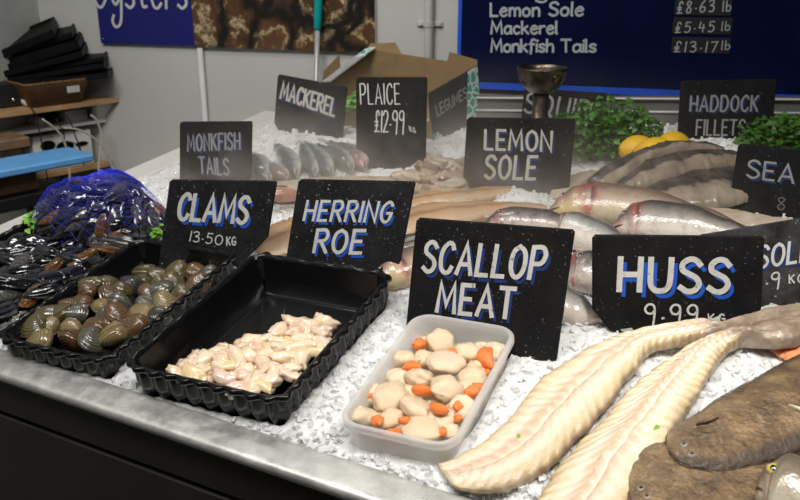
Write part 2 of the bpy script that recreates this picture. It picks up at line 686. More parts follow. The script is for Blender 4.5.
CLAM = [('brown', m_shell('clam_brown', (.075, .038, .014), (.155, .088, .035), 55)),
        ('olive', m_shell('clam_olive', (.058, .045, .016), (.135, .105, .042), 60)),
        ('grey', m_shell('clam_grey', (.05, .047, .034), (.12, .112, .082), 60)),
        ('sandy', m_shell('clam_sandy', (.16, .11, .04), (.30, .23, .105), 55)),
        ('dark', m_shell('clam_dark', (.018, .017, .015), (.05, .047, .04), 60))]
MUSSEL = [('black', m_shell('mussel_black', (.004, .0045, .007), (.012, .0125, .017), 30, 'm')),
          ('blue-black', m_shell('mussel_blue', (.005, .006, .016), (.016, .018, .034), 30, 'm')),
          ('brown', m_shell('mussel_brown', (.07, .026, .008), (.17, .075, .02), 30, 'm')),
          ('grey', m_shell('mussel_grey', (.02, .02, .02), (.11, .105, .10), 34, 'm'))]


def m_meat(name, a, b, sss=.3):
    t = NT(name)
    c = t.ramp(t.noise(38, 4), [(.3, a), (.7, b)])
    oi = t.n('ObjectInfo')
    c = t.mix(t.math('MULTIPLY', oi.outputs['Random'], .8), c, tuple(x * y for x, y in zip(b, (.92, .80, .66))))
    t.set(base=c, rough=.18, sss=sss, coat=.9)
    t.bump(t.math('ADD', t.noise(130, 4), t.noise(45, 2)), .4, .0015)
    return t.m


M['scallop'] = m_meat('scallop_meat', (.76, .57, .38), (.87, .75, .58))
M['coral'] = m_meat('scallop_coral', (.85, .14, .012), (.92, .26, .03), .15)
ROE = [('pink', m_meat('roe_pink', (.76, .53, .42), (.86, .70, .58))),
       ('cream', m_meat('roe_cream', (.80, .64, .47), (.90, .79, .64))),
       ('yellow', m_meat('roe_yellow', (.76, .60, .34), (.86, .73, .48)))]
# ---------------------------------------------------------------- brush lettering (strokes; ~ = smoothed)
GL = {
 'A': (.62, ["0,0 .31,1 .62,0", ".12,.32 .50,.32"]), 'B': (.55, ["0,0 0,1", "~0,1 .4,1 .5,.78 .38,.55 0,.53", "~0,.53 .45,.52 .55,.27 .42,0 0,0"]),
 'C': (.52, ["~.52,.82 .44,.97 .28,1 .08,.82 0,.5 .06,.16 .24,0 .42,.04 .52,.2"]), 'D': (.56, ["0,0 0,1", "~0,1 .34,.97 .56,.5 .34,.03 0,0"]),
 'E': (.46, [".46,1 0,1 0,0 .46,0", "0,.52 .38,.52"]), 'F': (.46, [".46,1 0,1 0,0", "0,.52 .38,.52"]),
 'G': (.56, ["~.52,.84 .42,.97 .28,1 .07,.8 0,.5 .07,.17 .26,0 .46,.08 .54,.42", ".30,.44 .56,.44"]), 'H': (.54, ["0,0 0,1", ".54,0 .54,1", "0,.5 .54,.5"]),
 'I': (.0, ["0,0 0,1"]), 'K': (.52, ["0,0 0,1", ".5,1 .02,.45", ".14,.58 .52,0"]), 'L': (.44, ["0,1 0,0 .44,0"]),
 'M': (.74, ["0,0 .08,1 .37,.25 .66,1 .74,0"]), 'N': (.56, ["0,0 0,1 .56,0 .56,1"]), 'O': (.58, ["~.29,1 .08,.85 0,.5 .08,.15 .29,0 .50,.15 .58,.5 .50,.85 .29,1"]),
 'P': (.52, ["0,0 0,1", "~0,1 .38,1 .52,.76 .38,.5 0,.47"]), 'Q': (.60, ["~.29,1 .08,.85 0,.5 .08,.15 .29,0 .50,.15 .58,.5 .50,.85 .29,1", ".36,.25 .62,-.05"]),
 'R': (.54, ["0,0 0,1", "~0,1 .38,1 .50,.77 .38,.54 0,.50", ".22,.52 .54,0"]), 'S': (.50, ["~.50,.84 .38,.98 .2,1 .04,.86 .05,.66 .24,.54 .42,.42 .5,.24 .4,.05 .2,0 0,.13"]),
 'T': (.56, ["0,1 .56,1", ".28,1 .28,0"]), 'U': (.54, ["~0,1 0,.62 .02,.22 .12,.04 .27,0 .42,.04 .52,.22 .54,.62 .54,1"]), 'W': (.8, ["0,1 .2,0 .4,.7 .6,0 .8,1"]),
 '0': (.56, ["~.28,.95 .08,.8 0,.48 .08,.14 .28,0 .48,.14 .56,.48 .48,.8 .28,.95"]), '1': (.0, ["0,0 .05,1"]), '2': (.46, ["~0,.8 .1,.97 .3,1 .44,.82 .36,.55 0,0", "0,0 .46,.02"]),
 '3': (.44, ["~0,.88 .16,1 .36,.94 .38,.7 .14,.54", "~.14,.54 .40,.46 .44,.2 .28,0 .02,.06"]), '4': (.48, [".12,1 0,.42 .48,.42", ".38,.75 .34,0"]),
 '5': (.46, [".46,1 .1,1 .06,.58", "~.06,.58 .3,.62 .46,.38 .36,.08 .14,0 0,.1"]), '6': (.46, ["~.4,1 .14,.7 0,.3 .14,.02 .36,.06 .46,.28 .3,.48 .05,.36"]),
 '7': (.46, ["0,.95 .46,1 .16,0"]), '8': (.46, ["~.42,.86 .22,1 .04,.84 .16,.58 .40,.34 .34,.06 .14,0 .02,.22 .2,.5 .42,.86"]),
 '9': (.46, ["~.44,.72 .3,.56 .08,.6 0,.8 .16,.99 .38,.96 .45,.75 .42,.35 .36,-.1"]), '.': (.06, ["0,.34 .07,.36"]), '-': (.05, ["0,.02 .05,.03"]),
 '£': (.46, ["~.46,.8 .36,1 .2,.96 .16,.7 .2,.34 .1,.06 0,0", "0,.03 .42,.03", "0,.5 .34,.5", ".02,.32 .32,.32"]),
 'a': (.44, ["~.4,.55 .2,.62 .02,.42 .04,.08 .22,0 .4,.2", ".42,.62 .42,.1 .48,0"]), 'b': (.42, ["0,1 0,.05", "~0,.1 .2,0 .4,.12 .42,.4 .24,.56 0,.4"]), 'c': (.38, ["~.38,.52 .24,.62 .05,.5 0,.28 .1,.05 .25,0 .38,.1"]),
 'e': (.42, ["~.02,.32 .36,.4 .4,.52 .24,.64 .06,.5 0,.26 .12,.03 .28,0 .42,.12"]), 'f': (.34, ["~.36,.98 .2,1 .12,.8 .12,.3 .08,-.15", "0,.62 .32,.62"]), 'g': (.42, ["~.4,.55 .2,.62 .02,.44 .04,.14 .22,.06 .4,.24", "~.42,.62 .42,0 .34,-.3 .1,-.3"]),
 'h': (.44, ["0,0 0,1", "~0,.4 .16,.6 .34,.6 .42,.4 .42,0"]), 'i': (.0, ["0,0 0,.62", "0,.86 .05,.93"]), 'k': (.42, ["0,0 0,1", ".36,.62 .02,.3", ".12,.38 .42,0"]), 'l': (.05, ["0,1 0,.06 .06,0"]),
 'm': (.68, ["0,0 0,.62", "~0,.42 .14,.62 .28,.58 .34,.4 .34,0", "~.34,.42 .48,.62 .62,.58 .68,.4 .68,0"]), 'n': (.42, ["0,0 0,.62", "~0,.42 .16,.62 .34,.6 .42,.4 .42,0"]),
 'o': (.44, ["~.22,.62 .05,.5 0,.3 .06,.08 .22,0 .38,.08 .44,.3 .39,.52 .22,.62"]), 'r': (.3, ["0,0 0,.62", "~0,.4 .12,.58 .32,.6"]), 's': (.36, ["~.36,.54 .2,.63 .04,.52 .1,.36 .3,.26 .35,.1 .18,0 0,.08"]),
 't': (.34, ["~.14,.95 .12,.3 .18,.04 .34,.04", "0,.62 .32,.62"]), 'y': (.44, ["~0,.62 .04,.25 .2,.08 .42,.3", "~.44,.62 .44,-.1 .36,-.42 .16,-.5 .02,-.36 .08,-.2"]), ' ': (.30, []),
}


def text_strokes(txt, gap=.26):
    x, out = 0., []
    for ch in txt:
        w, st = GL[ch]
        for s in st:
            sm = s[0] == '~'
            p = [tuple(float(c) for c in q.split(',')) for q in s.lstrip('~').split()]
            if sm:
                p = crom(p, 5)
            out.append([(x + a, b) for a, b in p])
        x += w + gap
    return out, x - gap


def ribbon(verts, faces, pts, w, P3, off):
    n = len(pts)
    closed = (V(pts[0]) - V(pts[-1])).length < 1e-6 and n > 3
    if closed:
        pts = pts[:-1]
        n -= 1
    L = []
    for i in range(n):
        p = V(pts[i])
        a = V(pts[i - 1]) if i > 0 or closed else None
        b = V(pts[(i + 1) % n]) if i < n - 1 or closed else None
        d1 = (p - a).normalized() if a is not None and (p - a).length > 1e-9 else None
        d2 = (b - p).normalized() if b is not None and (b - p).length > 1e-9 else None
        d1, d2 = d1 or d2, d2 or d1
        n1, n2 = V((-d1.y, d1.x)), V((-d2.y, d2.x))
        m = (n1 + n2)
        m = m.normalized() if m.length > 1e-6 else n1
        k = min(1 / max(.42, m.dot(n1)), 2.2)
        q = p
        if not closed and i == 0:
            q = p - d2 * w * .35
        if not closed and i == n - 1:
            q = p + d1 * w * .35
        L.append((q + m * (w * .5 * k), q - m * (w * .5 * k)))
    b0 = len(verts)
    for l, r in L:
        verts.append(P3(l.x, l.y, off))
        verts.append(P3(r.x, r.y, off))
    for i in range(n if closed else n - 1):
        j = (i + 1) % n
        faces.append([b0 + 2 * i, b0 + 2 * i + 1, b0 + 2 * j + 1, b0 + 2 * j])


def lettering(plane, txt, A, B, C, weight, off=.0006, gap=.26, shift=(0, 0), acc=None):
    """paint txt on a plane: A, B = ends of the base line, C = top above A, in photo pixels"""
    a, b, c = (V(plane.uv(*q)) for q in (A, B, C))
    st, W = text_strokes(txt, gap)
    ex, ey = (b - a) / W, c - a
    h = ey.length
    vs, fs = acc if acc else ([], [])
    for i, s in enumerate(st):
        pts = [(a + ex * x + ey * y) for x, y in s]
        pts = [(p.x + shift[0] * h, p.y + shift[1] * h) for p in pts]
        ribbon(vs, fs, pts, weight * h, plane.P, off + (i % 7) * .00003)
    return vs, fs


def sign(name, label, quad, base, mat, texts, lean=.10, cham=(0, 0), thick=.007, paint='white_paint', shadow=None):
    """quad TL,TR,BR,BL pixels; base = pixels on the bed that give the depth of the left and right ends"""
    yl, yr = at(*base[0]).y, at(*base[1]).y
    TL, TR, BR, BL = quad
    zl = abs(ony(*TL, yl).z - ony(*BL, yl).z)
    zr = abs(ony(*TR, yr).z - ony(*BR, yr).z)
    q = [ony(*TL, yl + lean * zl), ony(*TR, yr + lean * zr), ony(*BR, yr), ony(*BL, yl)]
    c = (q[0] + q[1] + q[2] + q[3]) / 4
    ex = ((q[1] - q[0]) + (q[2] - q[3])) / 2
    ez = ((q[0] - q[3]) + (q[1] - q[2])) / 2
    w, h = ex.length, ez.length
    ex.normalize()
    sk = ez.dot(ex) * .0
    ez = (ez - ex * ez.dot(ex) * .12).normalized()       # keep part of the hand-cut slant of the boards
    pl = Plane(c, ex, ez)
    root = thing(name, label, 'sign', c - ez * (h / 2 + .0))
    # outline (ccw seen from the front), sunk 12 mm into the ice
    hb = h / 2 + .012
    cl, cr = cham
    out = [(-w / 2, -hb)] if not cl else [(-w / 2, -hb + cl), (-w / 2 + cl * .8, -hb)]
    out += [(w / 2, -hb)] if not cr else [(w / 2 - cr * .8, -hb), (w / 2, -hb + cr)]
    out += [(w / 2, h / 2 - .003), (w / 2 - .003, h / 2), (-w / 2 + .004, h / 2), (-w / 2, h / 2 - .004)]
    n = len(out)
    e = .0012

    def ring(ins, off):
        return [pl.P(u - math.copysign(min(ins, abs(u)), u), v - math.copysign(min(ins, abs(v)), v), off) for u, v in out]
    mb = MB()
    mb.rings([ring(e, -thick), ring(0, -thick + e), ring(0, -e), ring(e, 0)], True, True)
    mk('board', mb.v, mb.f, mat, root, False)
    for t in texts:
        kind = t.get('kind', 'lettering')
        if t.get('shadow'):
            vs, fs = [], []
            for k in (1.2,):
                dx, dy = t['shadow'][1]
                lettering(pl, t['t'], t['A'], t['B'], t['C'], t['w'] * .72, .0004 + .0001 * k, t.get('gap', .26), (dx * k, dy * k), (vs, fs))
            mk('lettering_shadow', vs, fs, M[t['shadow'][0]], root, False)
        vs, fs = lettering(pl, t['t'], t['A'], t['B'], t['C'], t['w'], .0009, t.get('gap', .26))
        mk(kind, vs, fs, M[t['m']], root, False)
    return root, pl


SH = ('blue_paint', (.10, -.13))
SN = ('navy_paint', (.10, -.11))
sign('chalkboard_sign', 'black chalkboard sign reading MONKFISH TAILS at the back left of the ice', [(180, 122), (252, 121), (250, 189), (179, 188)], [(179, 191), (250, 190)], M['board'],
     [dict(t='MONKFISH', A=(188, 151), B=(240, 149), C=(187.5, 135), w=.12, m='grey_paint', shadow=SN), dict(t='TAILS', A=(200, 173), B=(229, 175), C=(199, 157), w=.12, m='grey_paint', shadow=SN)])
sign('chalkboard_sign', 'tilted black chalkboard sign reading MACKEREL in front of the carton', [(278, 71), (346, 90), (342, 142), (273, 134)], [(275, 137), (342, 141)], M['board_scuffed'],
     [dict(t='MACKEREL', A=(280.5, 98), B=(334, 116), C=(283, 82), w=.16, m='cream_paint', gap=.26, shadow=SN)], cham=(.03, .0))
sign('chalkboard_sign', 'tall black chalkboard sign reading PLAICE priced £12.99 a kg', [(356, 77), (427, 77), (425, 166), (356, 164)], [(356, 168), (425, 169)], M['board'],
     [dict(t='PLAICE', A=(361, 104), B=(400, 104), C=(360, 84), w=.065, m='chalk'), dict(t='£12.99', A=(375, 132), B=(404, 132), C=(375, 111), w=.065, m='chalk', kind='price', gap=.2),
      dict(t='KG', A=(410, 131), B=(416, 133), C=(409, 126), w=.14, m='chalk', kind='price_unit')])
sign('chalkboard_sign', 'black chalkboard sign reading CLAMS behind the clam tray', [(171, 180), (277, 181), (262, 266), (157, 262)], [(157, 266), (262, 268)], M['board_scuffed'],
     [dict(t='CLAMS', A=(178, 219), B=(246, 223), C=(182, 194), w=.165, m='white_paint', gap=.23, shadow=SH),
      dict(t='13.50', A=(190, 241), B=(222, 245), C=(191.5, 231), w=.11, m='chalk', kind='price'), dict(t='KG', A=(227, 245), B=(236, 245), C=(227, 237), w=.16, m='chalk', kind='price_unit')], cham=(0, .058))
sign('chalkboard_sign', 'black chalkboard sign reading HERRING ROE behind the roe tray', [(300, 181), (416, 180), (394, 287), (281, 277)], [(281, 280), (394, 291)], M['board_scuffed'],
     [dict(t='HERRING', A=(304, 220), B=(390, 222), C=(308, 201), w=.15, m='white_paint', gap=.27, shadow=SH), dict(t='ROE', A=(314, 252), B=(361, 253), C=(318, 230), w=.155, m='white_paint', gap=.26, shadow=SH)])
sign('chalkboard_sign', 'black chalkboard sign reading LEMON SOLE in front of the steel cup', [(468, 117), (575, 119), (569, 197), (461, 194)], [(461, 197), (569, 200)], M['board'],
     [dict(t='LEMON', A=(485, 149), B=(551, 151), C=(485.5, 130), w=.145, m='cream_paint', gap=.25, shadow=SN), dict(t='SOLE', A=(485, 178), B=(535, 179), C=(487, 156), w=.145, m='cream_paint', gap=.26, shadow=SN)])
sign('chalkboard_sign', 'misty black chalkboard sign reading SQUID behind the parsley', [(525, 87), (607, 94), (602, 135), (519, 131)], [(519, 132), (602, 133)], M['board'],
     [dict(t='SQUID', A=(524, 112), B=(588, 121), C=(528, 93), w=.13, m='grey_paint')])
sign('chalkboard_sign', 'large black chalkboard sign reading SCALLOP MEAT behind the white tub', [(418, 219), (574, 229), (554, 372), (402, 346)], [(402, 332), (554, 366)], M['board'],
     [dict(t='SCALLOP', A=(423, 271), B=(542, 279), C=(427, 242), w=.15, m='white_paint', gap=.26, shadow=('navy_paint', (.10, -.13))),
      dict(t='MEAT', A=(437, 311), B=(512, 318), C=(440, 283), w=.155, m='white_paint', gap=.25, shadow=('navy_paint', (.10, -.11)))])
sign('chalkboard_sign', 'wide black chalkboard sign reading HUSS priced 9.99 a kg', [(594, 234), (763, 238), (762, 336), (592, 337)], [(592, 339), (762, 327)], M['board'],
     [dict(t='HUSS', A=(619, 290), B=(727, 292), C=(620.5, 258), w=.175, m='white_paint', gap=.27, shadow=('blue_paint', (.11, -.14))), dict(t='9.99', A=(645, 325), B=(697, 326), C=(645, 304), w=.10, m='chalk', kind='price', gap=.34),
      dict(t='KG', A=(709, 322), B=(725, 322), C=(708, 314), w=.18, m='chalk', kind='price_unit', gap=.4)], cham=(.046, .0))
sign('chalkboard_sign', 'wet speckled black chalkboard sign reading SOLE leaning behind the HUSS sign', [(700, 238), (838, 209), (838, 305), (702, 322)], [(702, 316), (838, 302)], M['board_wet'],
     [dict(t='SOLE', A=(757, 268), B=(809, 260), C=(759, 247), w=.15, m='white_paint', gap=.24, shadow=SN), dict(t='.9', A=(766, 289), B=(779, 287), C=(766, 274), w=.12, m='chalk', kind='price'),
      dict(t='KG', A=(789, 283), B=(803, 282), C=(789, 275), w=.18, m='chalk', kind='price_unit', gap=.4)], lean=.25)
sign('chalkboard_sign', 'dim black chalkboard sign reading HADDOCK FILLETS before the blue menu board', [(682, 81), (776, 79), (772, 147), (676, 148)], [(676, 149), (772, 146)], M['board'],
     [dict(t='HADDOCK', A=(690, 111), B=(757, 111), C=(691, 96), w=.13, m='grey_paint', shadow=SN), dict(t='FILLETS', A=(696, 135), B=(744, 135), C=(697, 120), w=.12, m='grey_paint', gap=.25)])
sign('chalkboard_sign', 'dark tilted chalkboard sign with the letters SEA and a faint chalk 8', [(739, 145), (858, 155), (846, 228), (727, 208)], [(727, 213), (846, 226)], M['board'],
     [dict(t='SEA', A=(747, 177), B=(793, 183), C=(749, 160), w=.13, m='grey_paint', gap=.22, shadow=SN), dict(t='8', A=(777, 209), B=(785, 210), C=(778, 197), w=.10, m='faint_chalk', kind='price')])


# ---------------------------------------------------------------- trays
def rect_fit(px, lift):
    q = [at(*p, lift) for p in px]                       # left, back, right, front
    c = (q[0] + q[1] + q[2] + q[3]) / 4
    ea = ((q[1] - q[0]) + (q[2] - q[3])) / 2             # long axis, going back
    eb = ((q[2] - q[1]) + (q[3] - q[0])) / 2
    la, lb = ea.length, eb.length
    n = ea.cross(eb).normalized()
    if n.z < 0:
        n = -n
    ea.normalize()
    eb = (eb - ea * eb.dot(ea)).normalized()
    return c, ea, eb, n, la / 2, lb / 2


HOLES = []                                               # (c, ea, eb, ha, hb, floor z offset)


def rrect(ha, hb, r, N, fl=0., nf=0):
    """N points of a rounded rectangle with outward normals; fl = flute depth"""
    segs = [(ha - r, hb - r, 0), (-(ha - r), hb - r, pi / 2), (-(ha - r), -(hb - r), pi), (ha - r, -(hb - r), 1.5 * pi)]
    path = []
    for cx, cy, a0 in segs:
        for k in range(13):
            a = a0 + pi / 2 * k / 12
            path.append((cx + r * cos(a), cy + r * sin(a), cos(a), sin(a)))
    path.append(path[0])
    D = [0]
    for p, q in zip(path, path[1:]):
        D.append(D[-1] + sqrt((p[0] - q[0]) ** 2 + (p[1] - q[1]) ** 2))
    out = []
    i = 0
    for k in range(N):
        s = D[-1] * k / N
        while D[i + 1] < s:
            i += 1
        t = (s - D[i]) / (D[i + 1] - D[i]) if D[i + 1] > D[i] else 0
        p, q = path[i], path[i + 1]
        x, y, nx, ny = (p[j] + (q[j] - p[j]) * t for j in range(4))
        l = sqrt(nx * nx + ny * ny)
        out.append((x, y, nx / l, ny / l, s / D[-1]))
    return out


def fluted_tray(label, px, lift, depth, waves, group=None, flare=.010, r=.024):
    c, ea, eb, n, ha, hb = rect_fit(px, lift)
    root = thing('seafood_tray', label, 'tray', c - n * depth, group)
    N = waves * 10
    base = rrect(ha, hb, r, N)

    def loop(ins, h, fa=0., fz=0., ph=0.):
        o = []
        for x, y, nx, ny, s in base:
            w = cos(2 * pi * waves * s + ph)
            k = -ins + fa * w
            z = h + fz * cos(2 * pi * waves * s * .5 + ph) + fz * .5 * noise.noise((s * 40, ph, lift))
            o.append(c + ea * (x + nx * k) + eb * (y + ny * k) + n * z)
        return o
    mb = MB()
    t = .0035
    mb.rings([loop(flare + .012, -depth), loop(flare + .004, -depth, .0012), loop(flare * .5, -depth * .5, .0020), loop(.006, -.010, .0022), loop(.006, -.003, .0012)])
    mb.rings([loop(.0095, -.003), loop(.0105, -.008), loop(flare * .5 + .013, -depth * .5), loop(flare + .015, -depth + .006), loop(flare + .022, -depth + t)], False, True)
    mk('tray_body', mb.v, mb.f, M['black_plastic'], root, True)
    rb = MB()
    rb.rings([loop(.006, -.004, .0012), loop(.0010, -.0070, .0016, .0008), loop(-.0010, -.0050, .0024, .0012), loop(-.0014, -.0022, .0025, .0013), loop(.0000, .0006, .0024, .0013), loop(.0022, .0016, .0013, .0009), loop(.0048, .0012, .0008, .0006), loop(.0072, -.0006, .0004, .0003), loop(.0085, -.0035), loop(.0098, -.0050)])
    mk('wavy_rim', rb.v, rb.f, M['black_plastic'], root, True)
    HOLES.append((c, ea, eb, ha - flare - .004, hb - flare - .004, n, depth))
    return root, (c, ea, eb, n, ha, hb)


_, TR_ROE = fluted_tray('glossy black fluted tray half filled with herring roe', [(121, 366), (251, 254), (399, 270), (281, 402)], .042, .058, 44)
_, TR_CLAM = fluted_tray('glossy black fluted tray holding the pile of clams', [(-8, 337), (138, 237), (240, 252), (104, 363)], .030, .050, 42)
_, TR_MUS = fluted_tray('black fluted tray of loose mussels beyond the clam tray', [(-112, 282), (28, 226), (126, 233), (-16, 325)], .026, .045, 40)


def plastic_tub():
    px = [(341, 417), (415.7, 310), (520.5, 330.6), (447, 455)]
    c, ea, eb, n, ha, hb = rect_fit(px, .036)
    dep = .062
    root = thing('plastic_tub', 'translucent white plastic tub filled with scallop meat', 'tub', c - n * dep)
    N = 120
    base = rrect(ha, hb, .026, N)

    def loop(ins, h):
        return [c + ea * (x - nx * ins) + eb * (y - ny * ins) + n * h for x, y, nx, ny, s in base]
    b = MB()
    b.rings([loop(.022, -dep), loop(.014, -dep + .003), loop(.0115, -dep + .010), loop(.005, -.008)], True)
    b.rings([loop(.0065, -.008), loop(.013, -dep + .011), loop(.016, -dep + .005), loop(.024, -dep + .002)][::1], False, True)
    mk('tub_body', b.v, b.f, M['tub'], root, True)
    r = MB()
    r.rings([loop(.0052, -.0085), loop(.0012, -.009), loop(-.0004, -.0075), loop(-.0004, -.001), loop(.0012, .0008), loop(.0045, .0008), loop(.0062, -.0008), loop(.0066, -.008)])
    mk('tub_rim', r.v, r.f, M['tub'], root, True)
    HOLES.append((c, ea, eb, ha - .014, hb - .014, n, dep))
    return c, ea, eb, n, ha, hb


TUB = plastic_tub()


# ---------------------------------------------------------------- labels that rank the members of a pile
ORD = ['first', 'second', 'third', 'fourth', 'fifth', 'sixth', 'seventh', 'eighth', 'ninth', 'tenth', 'eleventh', 'twelfth', 'thirteenth', 'fourteenth', 'fifteenth', 'sixteenth', 'seventeenth', 'eighteenth', 'nineteenth', 'twentieth']


def rank_labels(items, rows, place):
    """items: (object, world point, look). Rows run from the back (top of the photo) to the front."""
    it = sorted(items, key=lambda t: proj(t[1])[1])
    n = len(it)
    per = math.ceil(n / rows)
    for r in range(rows):
        row = sorted(it[r * per:(r + 1) * per], key=lambda t: proj(t[1])[0])
        for k, (o, p, look) in enumerate(row):
            a = 'leftmost' if k == 0 else 'rightmost' if k == len(row) - 1 else ORD[k] + ' from left'
            b = 'back row' if r == 0 else 'front row' if r == rows - 1 else ORD[r] + ' row from back'
            o['label'] = f'{look}, {a}, {b} of {place}'


def sample(poly, sp, jit=.35, seed=1):
    """jittered px grid in a polygon, spacing growing downward (nearer)"""
    rnd = random.Random(seed)
    y0, y1 = min(p[1] for p in poly), max(p[1] for p in poly)
    x0, x1 = min(p[0] for p in poly), max(p[0] for p in poly)
    out = []
    y = y0
    odd = 0
    while y <= y1:
        s = sp(y)
        x = x0 + (s * .5 if odd else 0)
        while x <= x1:
            X, Y = x + rnd.uniform(-jit, jit) * s, y + rnd.uniform(-jit, jit) * s * .6
            if inpoly(X, Y, poly):
                out.append((X, Y))
            x += s
        y += s * .62
        odd ^= 1
    return out


# ---------------------------------------------------------------- shells
def valve_mesh(name, mat, L, W, H, kind, sgn):
    """half of a bivalve; x along the shell, umbo at -x, open edge in the xy plane"""
    NR, NA = 10, 32
    vs, fs, fr = [], [], []
    for i in range(NR + 1):
        q = i / NR
        for j in range(NA):
            a = 2 * pi * j / NA
            if kind == 'clam':
                ox = L / 2 * cos(a) * (1 - .06 * cos(2 * a))
                oy = W / 2 * sin(a) * (1 + .10 * cos(a))
                ux, k = -L * .26, 1.
            else:
                ca = cos(a)
                ox = L / 2 * ca
                oy = W / 2 * sin(a) * (.30 + .70 * (.5 + .5 * ca) ** .62) * (1.12 if sin(a) > 0 else .86)
                ux, k = -L * .30, 1.
            x, y = ux * (1 - q) + ox * q, oy * q
            h = H * (max(0, 1 - q ** 2.3)) ** .62
            h *= 1.
            if kind == 'clam':
                h *= 1 + .12 * (1 - q)
            vs.append((x, y, sgn * h))
            fr.append(q)
    for i in range(NR):
        for j in range(NA):
            k = (j + 1) % NA
            f = [i * NA + j, i * NA + k, (i + 1) * NA + k, (i + 1) * NA + j]
            fs.append(f if sgn < 0 else f[::-1])
    fs = [f if sgn > 0 else f for f in fs]
    # thickness: inner lip
    b = len(vs)
    for j in range(NA):
        x, y, z = vs[NR * NA + j]
        vs.append((x * .9, y * .9, sgn * .0006))
        fr.append(.97)
    for j in range(NA):
        k = (j + 1) % NA
        fs.append([NR * NA + j, NR * NA + k, b + k, b + j])
    return mesh(name, vs, fs, mat, True, {'fr': fr})


def bivalve_protos(name, variants, L, W, H, kind, cat, group):
    P = []
    for look, mat in variants:
        me = valve_mesh(name + '_shell', mat, L, W, H, kind, 1)
        P.append((look, me, valve_mesh(name + '_shell', mat, L, W, H, kind, -1)))
    return P


def put_bivalve(name, cat, group, P, k, loc, rot, sc, gape=0.):
    look, up, lo = P[k]
    r = thing(name, None, cat, loc, group)
    r.rotation_euler = rot
    r.scale = (sc, sc, sc)
    a = link('upper_shell', up, r)
    b = link('lower_shell', lo, r)
    if gape:
        a.rotation_euler = (gape, 0, 0)
    a.location.z = .0004
    return r, look


rnd = random.Random(11)
CP = bivalve_protos('clam', CLAM, .042, .034, .0125, 'clam', 'clam', '')
clam_poly = [(14, 338), (34, 322), (62, 300), (86, 284), (108, 274), (150, 268), (185, 268), (228, 264), (208, 284), (170, 312), (136, 334), (104, 350), (72, 346), (40, 342)]
items = []
for i, (x, y) in enumerate(sample(clam_poly, lambda y: 14.5 + (y - 260) * .085, .30, 5)):
    d = min(abs(x - 110) / 110, 1)
    lift = .004 + .012 * (1 - d) + rnd.uniform(0, .009)
    p = at(x, y, lift)
    k = rnd.choices(range(5), [4, 4, 3, 2, 1])[0]
    rot = (rnd.uniform(-.9, .9), rnd.uniform(-.7, .7), rnd.uniform(0, 2 * pi))
    o, look = put_bivalve('clam', 'clam', 'clams in the black tray', CP, k, p, rot, rnd.uniform(.78, 1.22), rnd.choice([0, 0, 0, .12]))
    items.append((o, p, f'{look} ridged clam'))
rank_labels(items, 7, 'clam tray')

MP = bivalve_protos('mussel', MUSSEL, .062, .030, .0105, 'mussel', 'mussel', '')
items = []
for i, (x, y) in enumerate(sample([(-48, 300), (-52, 264), (20, 236), (60, 238), (128, 240), (118, 247), (70, 277), (30, 304), (-6, 318)], lambda y: 14 + (y - 235) * .09, .34, 9)):
    p = at(x, y, .022 + rnd.uniform(0, .012) - .004)
    k = rnd.choices(range(4), [6, 2, .7, 1.8])[0]
    o, look = put_bivalve('mussel', 'mussel', 'loose mussels in the tray', MP, k, p, (rnd.uniform(-.9, .9), rnd.uniform(-.5, .5), rnd.uniform(-.6, 1.5) + rnd.choice([0, pi])), rnd.uniform(.85, 1.25), rnd.choice([0, 0, .15]))
    items.append((o, p, f'{look} loose mussel'))
rank_labels(items, 6, 'mussel tray')

# netted mussels: an ellipsoidal heap
NC = at(103, 234, .0)
NAX = V((.875, -.30, 0)).normalized()
NAY = V((-NAX.y, NAX.x, 0))
NRX, NRY, NRZ = .112, .085, .086


def heap(u, v):                                          # height of the netted heap over local u, v in -1..1
    r2 = u * u + v * v
    return NRZ * max(0., 1 - r2) ** .5 * (1 + .07 * sin(5 * u + 2 * v))


items = []
cnt = 0
for rr, nn in ((.0, 1), (.26, 6), (.48, 11), (.66, 15), (.80, 19), (.91, 22), (.98, 22)):
    for j in range(nn):
        a = 2 * pi * (j + rnd.random() * .6) / nn + rr * 5
        u, v = rr * cos(a), rr * sin(a)
        if v > .55:                                      # behind the heap: the photo shows nothing of it
            continue
        p = NC + NAX * (u * NRX * .94) + NAY * (v * NRY * .94) + V((0, 0, heap(u, v) * .90 + .010))
        nrm = V((u / NRX, v / NRY, max(.25, sqrt(max(0, 1 - rr * rr))) / NRZ)).normalized()
        q = nrm.to_track_quat('Z', 'Y').to_euler()
        e = (Matrix.Rotation(0, 3, 'X') @ nrm.to_track_quat('Z', 'Y').to_matrix() @ Matrix.Rotation(rnd.uniform(-.8, .8) + rnd.choice([0, pi]) + .5, 3, 'Z') @ Matrix.Rotation(rnd.uniform(-.5, .5), 3, 'X') @ Matrix.Rotation(rnd.uniform(-.25, .25), 3, 'Y')).to_euler()
        k = rnd.choices(range(4), [6, 2, .8, 1.6])[0]
        o, look = put_bivalve('mussel', 'mussel', 'mussels inside the blue net', MP, k, p, e, rnd.uniform(.9, 1.22), rnd.choice([0, 0, 0, .12]))
        items.append((o, p, f'{look} netted mussel'))
rank_labels(items, 8, 'blue net')


